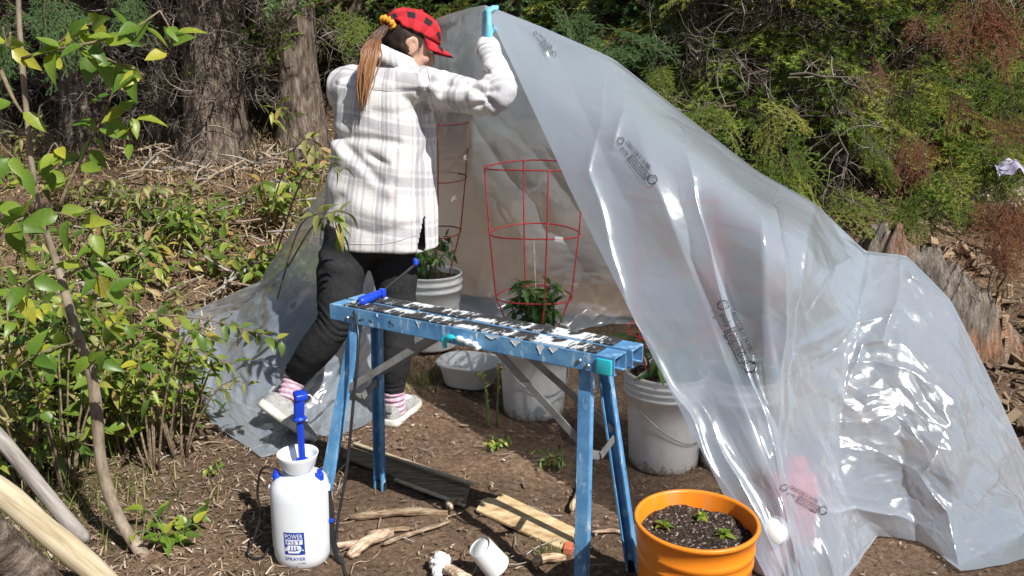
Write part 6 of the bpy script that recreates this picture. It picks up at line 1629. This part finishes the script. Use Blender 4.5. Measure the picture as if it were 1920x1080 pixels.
# low plants
shrub('broadleaf_plant', 'low bright green broad-leaved plant on the dirt left of the sprayer', gp(322, 1012), 9, .10, .10, 4, 'ovate', .052, 'plant', mt='greenstem', droop=.1)
shrub('broadleaf_plant', 'small green plant near the bottom left logs', gp(420, 885), 4, .05, .05, 4, 'ovate', .025, 'plant', mt='greenstem')
shrub('weed', 'tall thin weed in front of the white bucket in the cage', gp(925, 800), 3, .30, .05, 16, 'lance', .024, 'weed', mt='greenstem', droop=.0)
shrub('weed', 'small yellowish weed at the foot of the thin weed', gp(928, 835), 7, .05, .05, 4, 'seedling', .022, 'weed', mt='greenstem')
shrub('weed', 'tuft of small weeds on the dark soil right of the middle', gp(1045, 870), 8, .07, .06, 5, 'lance', .03, 'weed', mt='greenstem')
def grass_tuft(name, label, c, n, rad, ln, lift=1.3, cat='grass', w=.0022):
    p = np.array(c) + np.stack([rng.normal(0, rad, n), rng.normal(0, rad, n), 0 * rng.random(n)], -1); p[:, 2] = hgt(p[:, 0], p[:, 1])
    a = rng.random(n) * 6.28; L = ln * rng.uniform(.5, 1.2, n); out = rng.uniform(.15, .75, n); V = []
    for q in (0, .35, .7, 1):
        d = np.stack([np.cos(a) * out * L * q, np.sin(a) * out * L * q, L * (q - .45 * out * q * q)], -1); ww = w * (1 - .9 * q)
        s_ = np.stack([-np.sin(a), np.cos(a), 0 * a], -1) * ww; V += [p + d - s_, p + d + s_]
    V = np.stack(V, 1).reshape(-1, 3); o_ = np.arange(n)[:, None] * 8
    F = np.concatenate([o_ + [0, 1, 3, 2], o_ + [2, 3, 5, 4], o_ + [4, 5, 7, 6]], 1).reshape(-1, 4)
    o = put(name, mk_mesh(name, V, F, M['grass'], True, np.repeat(rng.random(n), 3)), Matrix()); return tag(o, label, cat, kind='stuff')
grass_tuft('grass_tuft', 'dense tuft of long green grass below the sapling', gp(130, 850), 420, .10, .26)
grass_tuft('grass_tuft', 'shorter dry grass between the sapling and the logs', gp(150, 960), 360, .16, .12)
grass_tuft('grass_tuft', 'grass at the foot of the shrubs left of the sheet', gp(255, 800), 260, .10, .20)
grass_tuft('grass_tuft', 'yellowing grass beside the standing foot and the tub', gp(790, 722), 120, .06, .06)
grass_tuft('grass_tuft', 'little grass by the strand board', gp(1030, 1045), 60, .025, .05)
grass_tuft('grass_tuft', 'sparse grass on the bank behind the person', on(X_at(590, 5.3), 5.3), 300, .16, .22)
grass_tuft('grass_tuft', 'grass tuft in the bottom left corner', gp(40, 1060), 120, .05, .08)
# logs in the lower left corner
def log(label, pts, r_, mt, flat=None, name='log', sides=14):
    p = curve([P(*q) for q in pts], 14); v, f = tube(p, r_, sides, True, flat); v = v + .15 * r_ * np.stack([vn(v * 14, 1), vn(v * 14, 2), vn(v * 14, 3)], -1)
    tag(add_along(name, v, f, M[mt], p[0], p[-1]), label, 'log')
log('split yellow log lying across the bottom left corner', [(-80, 870, 1.62), (30, 945, 1.66), (130, 1030, 1.68), (240, 1130, 1.7)], .028, 'splitwood', .75)
log('grey barkless branch lying behind the split log', [(-40, 780, 1.95), (40, 870, 1.98), (120, 970, 2.02), (160, 1010, 2.06)], .019, 'greywood')
log('dark barky log under the split log', [(-80, 960, 1.60), (10, 1030, 1.64), (100, 1120, 1.66)], .045, 'bark')

# ---------------------------------------------------------------- plants in the buckets
def potplant(label, c, n, h, spr, nl, size, key='pepper'):
    shrub('pepper_plant', label, c, n, h, spr, nl, key, size, 'plant', mt='greenstem', droop=.35)
potplant('bushy small green plant in the middle caged bucket', BM + [0, -.03, .30], 16, .30, .085, 11, .07)
potplant('leggy green plant in the farthest white bucket', BL + [-.02, -.04, .34], 14, .22, .13, 11, .055)
potplant('broad-leaved green plant in the half-covered white bucket', BR + [-.03, -.02, .33], 7, .20, .12, 6, .10)
potplant('green plant in the hidden bucket under the sheet', BH + [0, 0, .31], 5, .18, .10, 5, .09)
for px_, py_, lb_ in ((1243, 993, 'left seedling in the orange bucket'), (1315, 975, 'back seedling in the orange bucket, the smallest'), (1358, 1010, 'right seedling in the orange bucket, nearest the rim')):
    d = ray(px_, py_); z = OR[2] + .325; p = CAM + d * ((z - CAMZ) / d[2])
    sd_ = empty('seedling', p, lb_, 'seedling'); k_ = 1.0 if px_ != 1315 else .8
    add('stem', *tube([p - [0, 0, .01], p + [0, 0, .016 * k_]], .0016, 6), M['greenstem'], sd_)
    for q in range(9):
        a_ = q * 2.4 + px_; el = .15 if q < 5 else .75
        put_leaf(sd_, 'seedling', p + np.array([0, 0, .012 + .004 * (q > 4)]) * k_, (math.cos(a_), math.sin(a_), el), (.030 if q < 5 else .020) * k_)
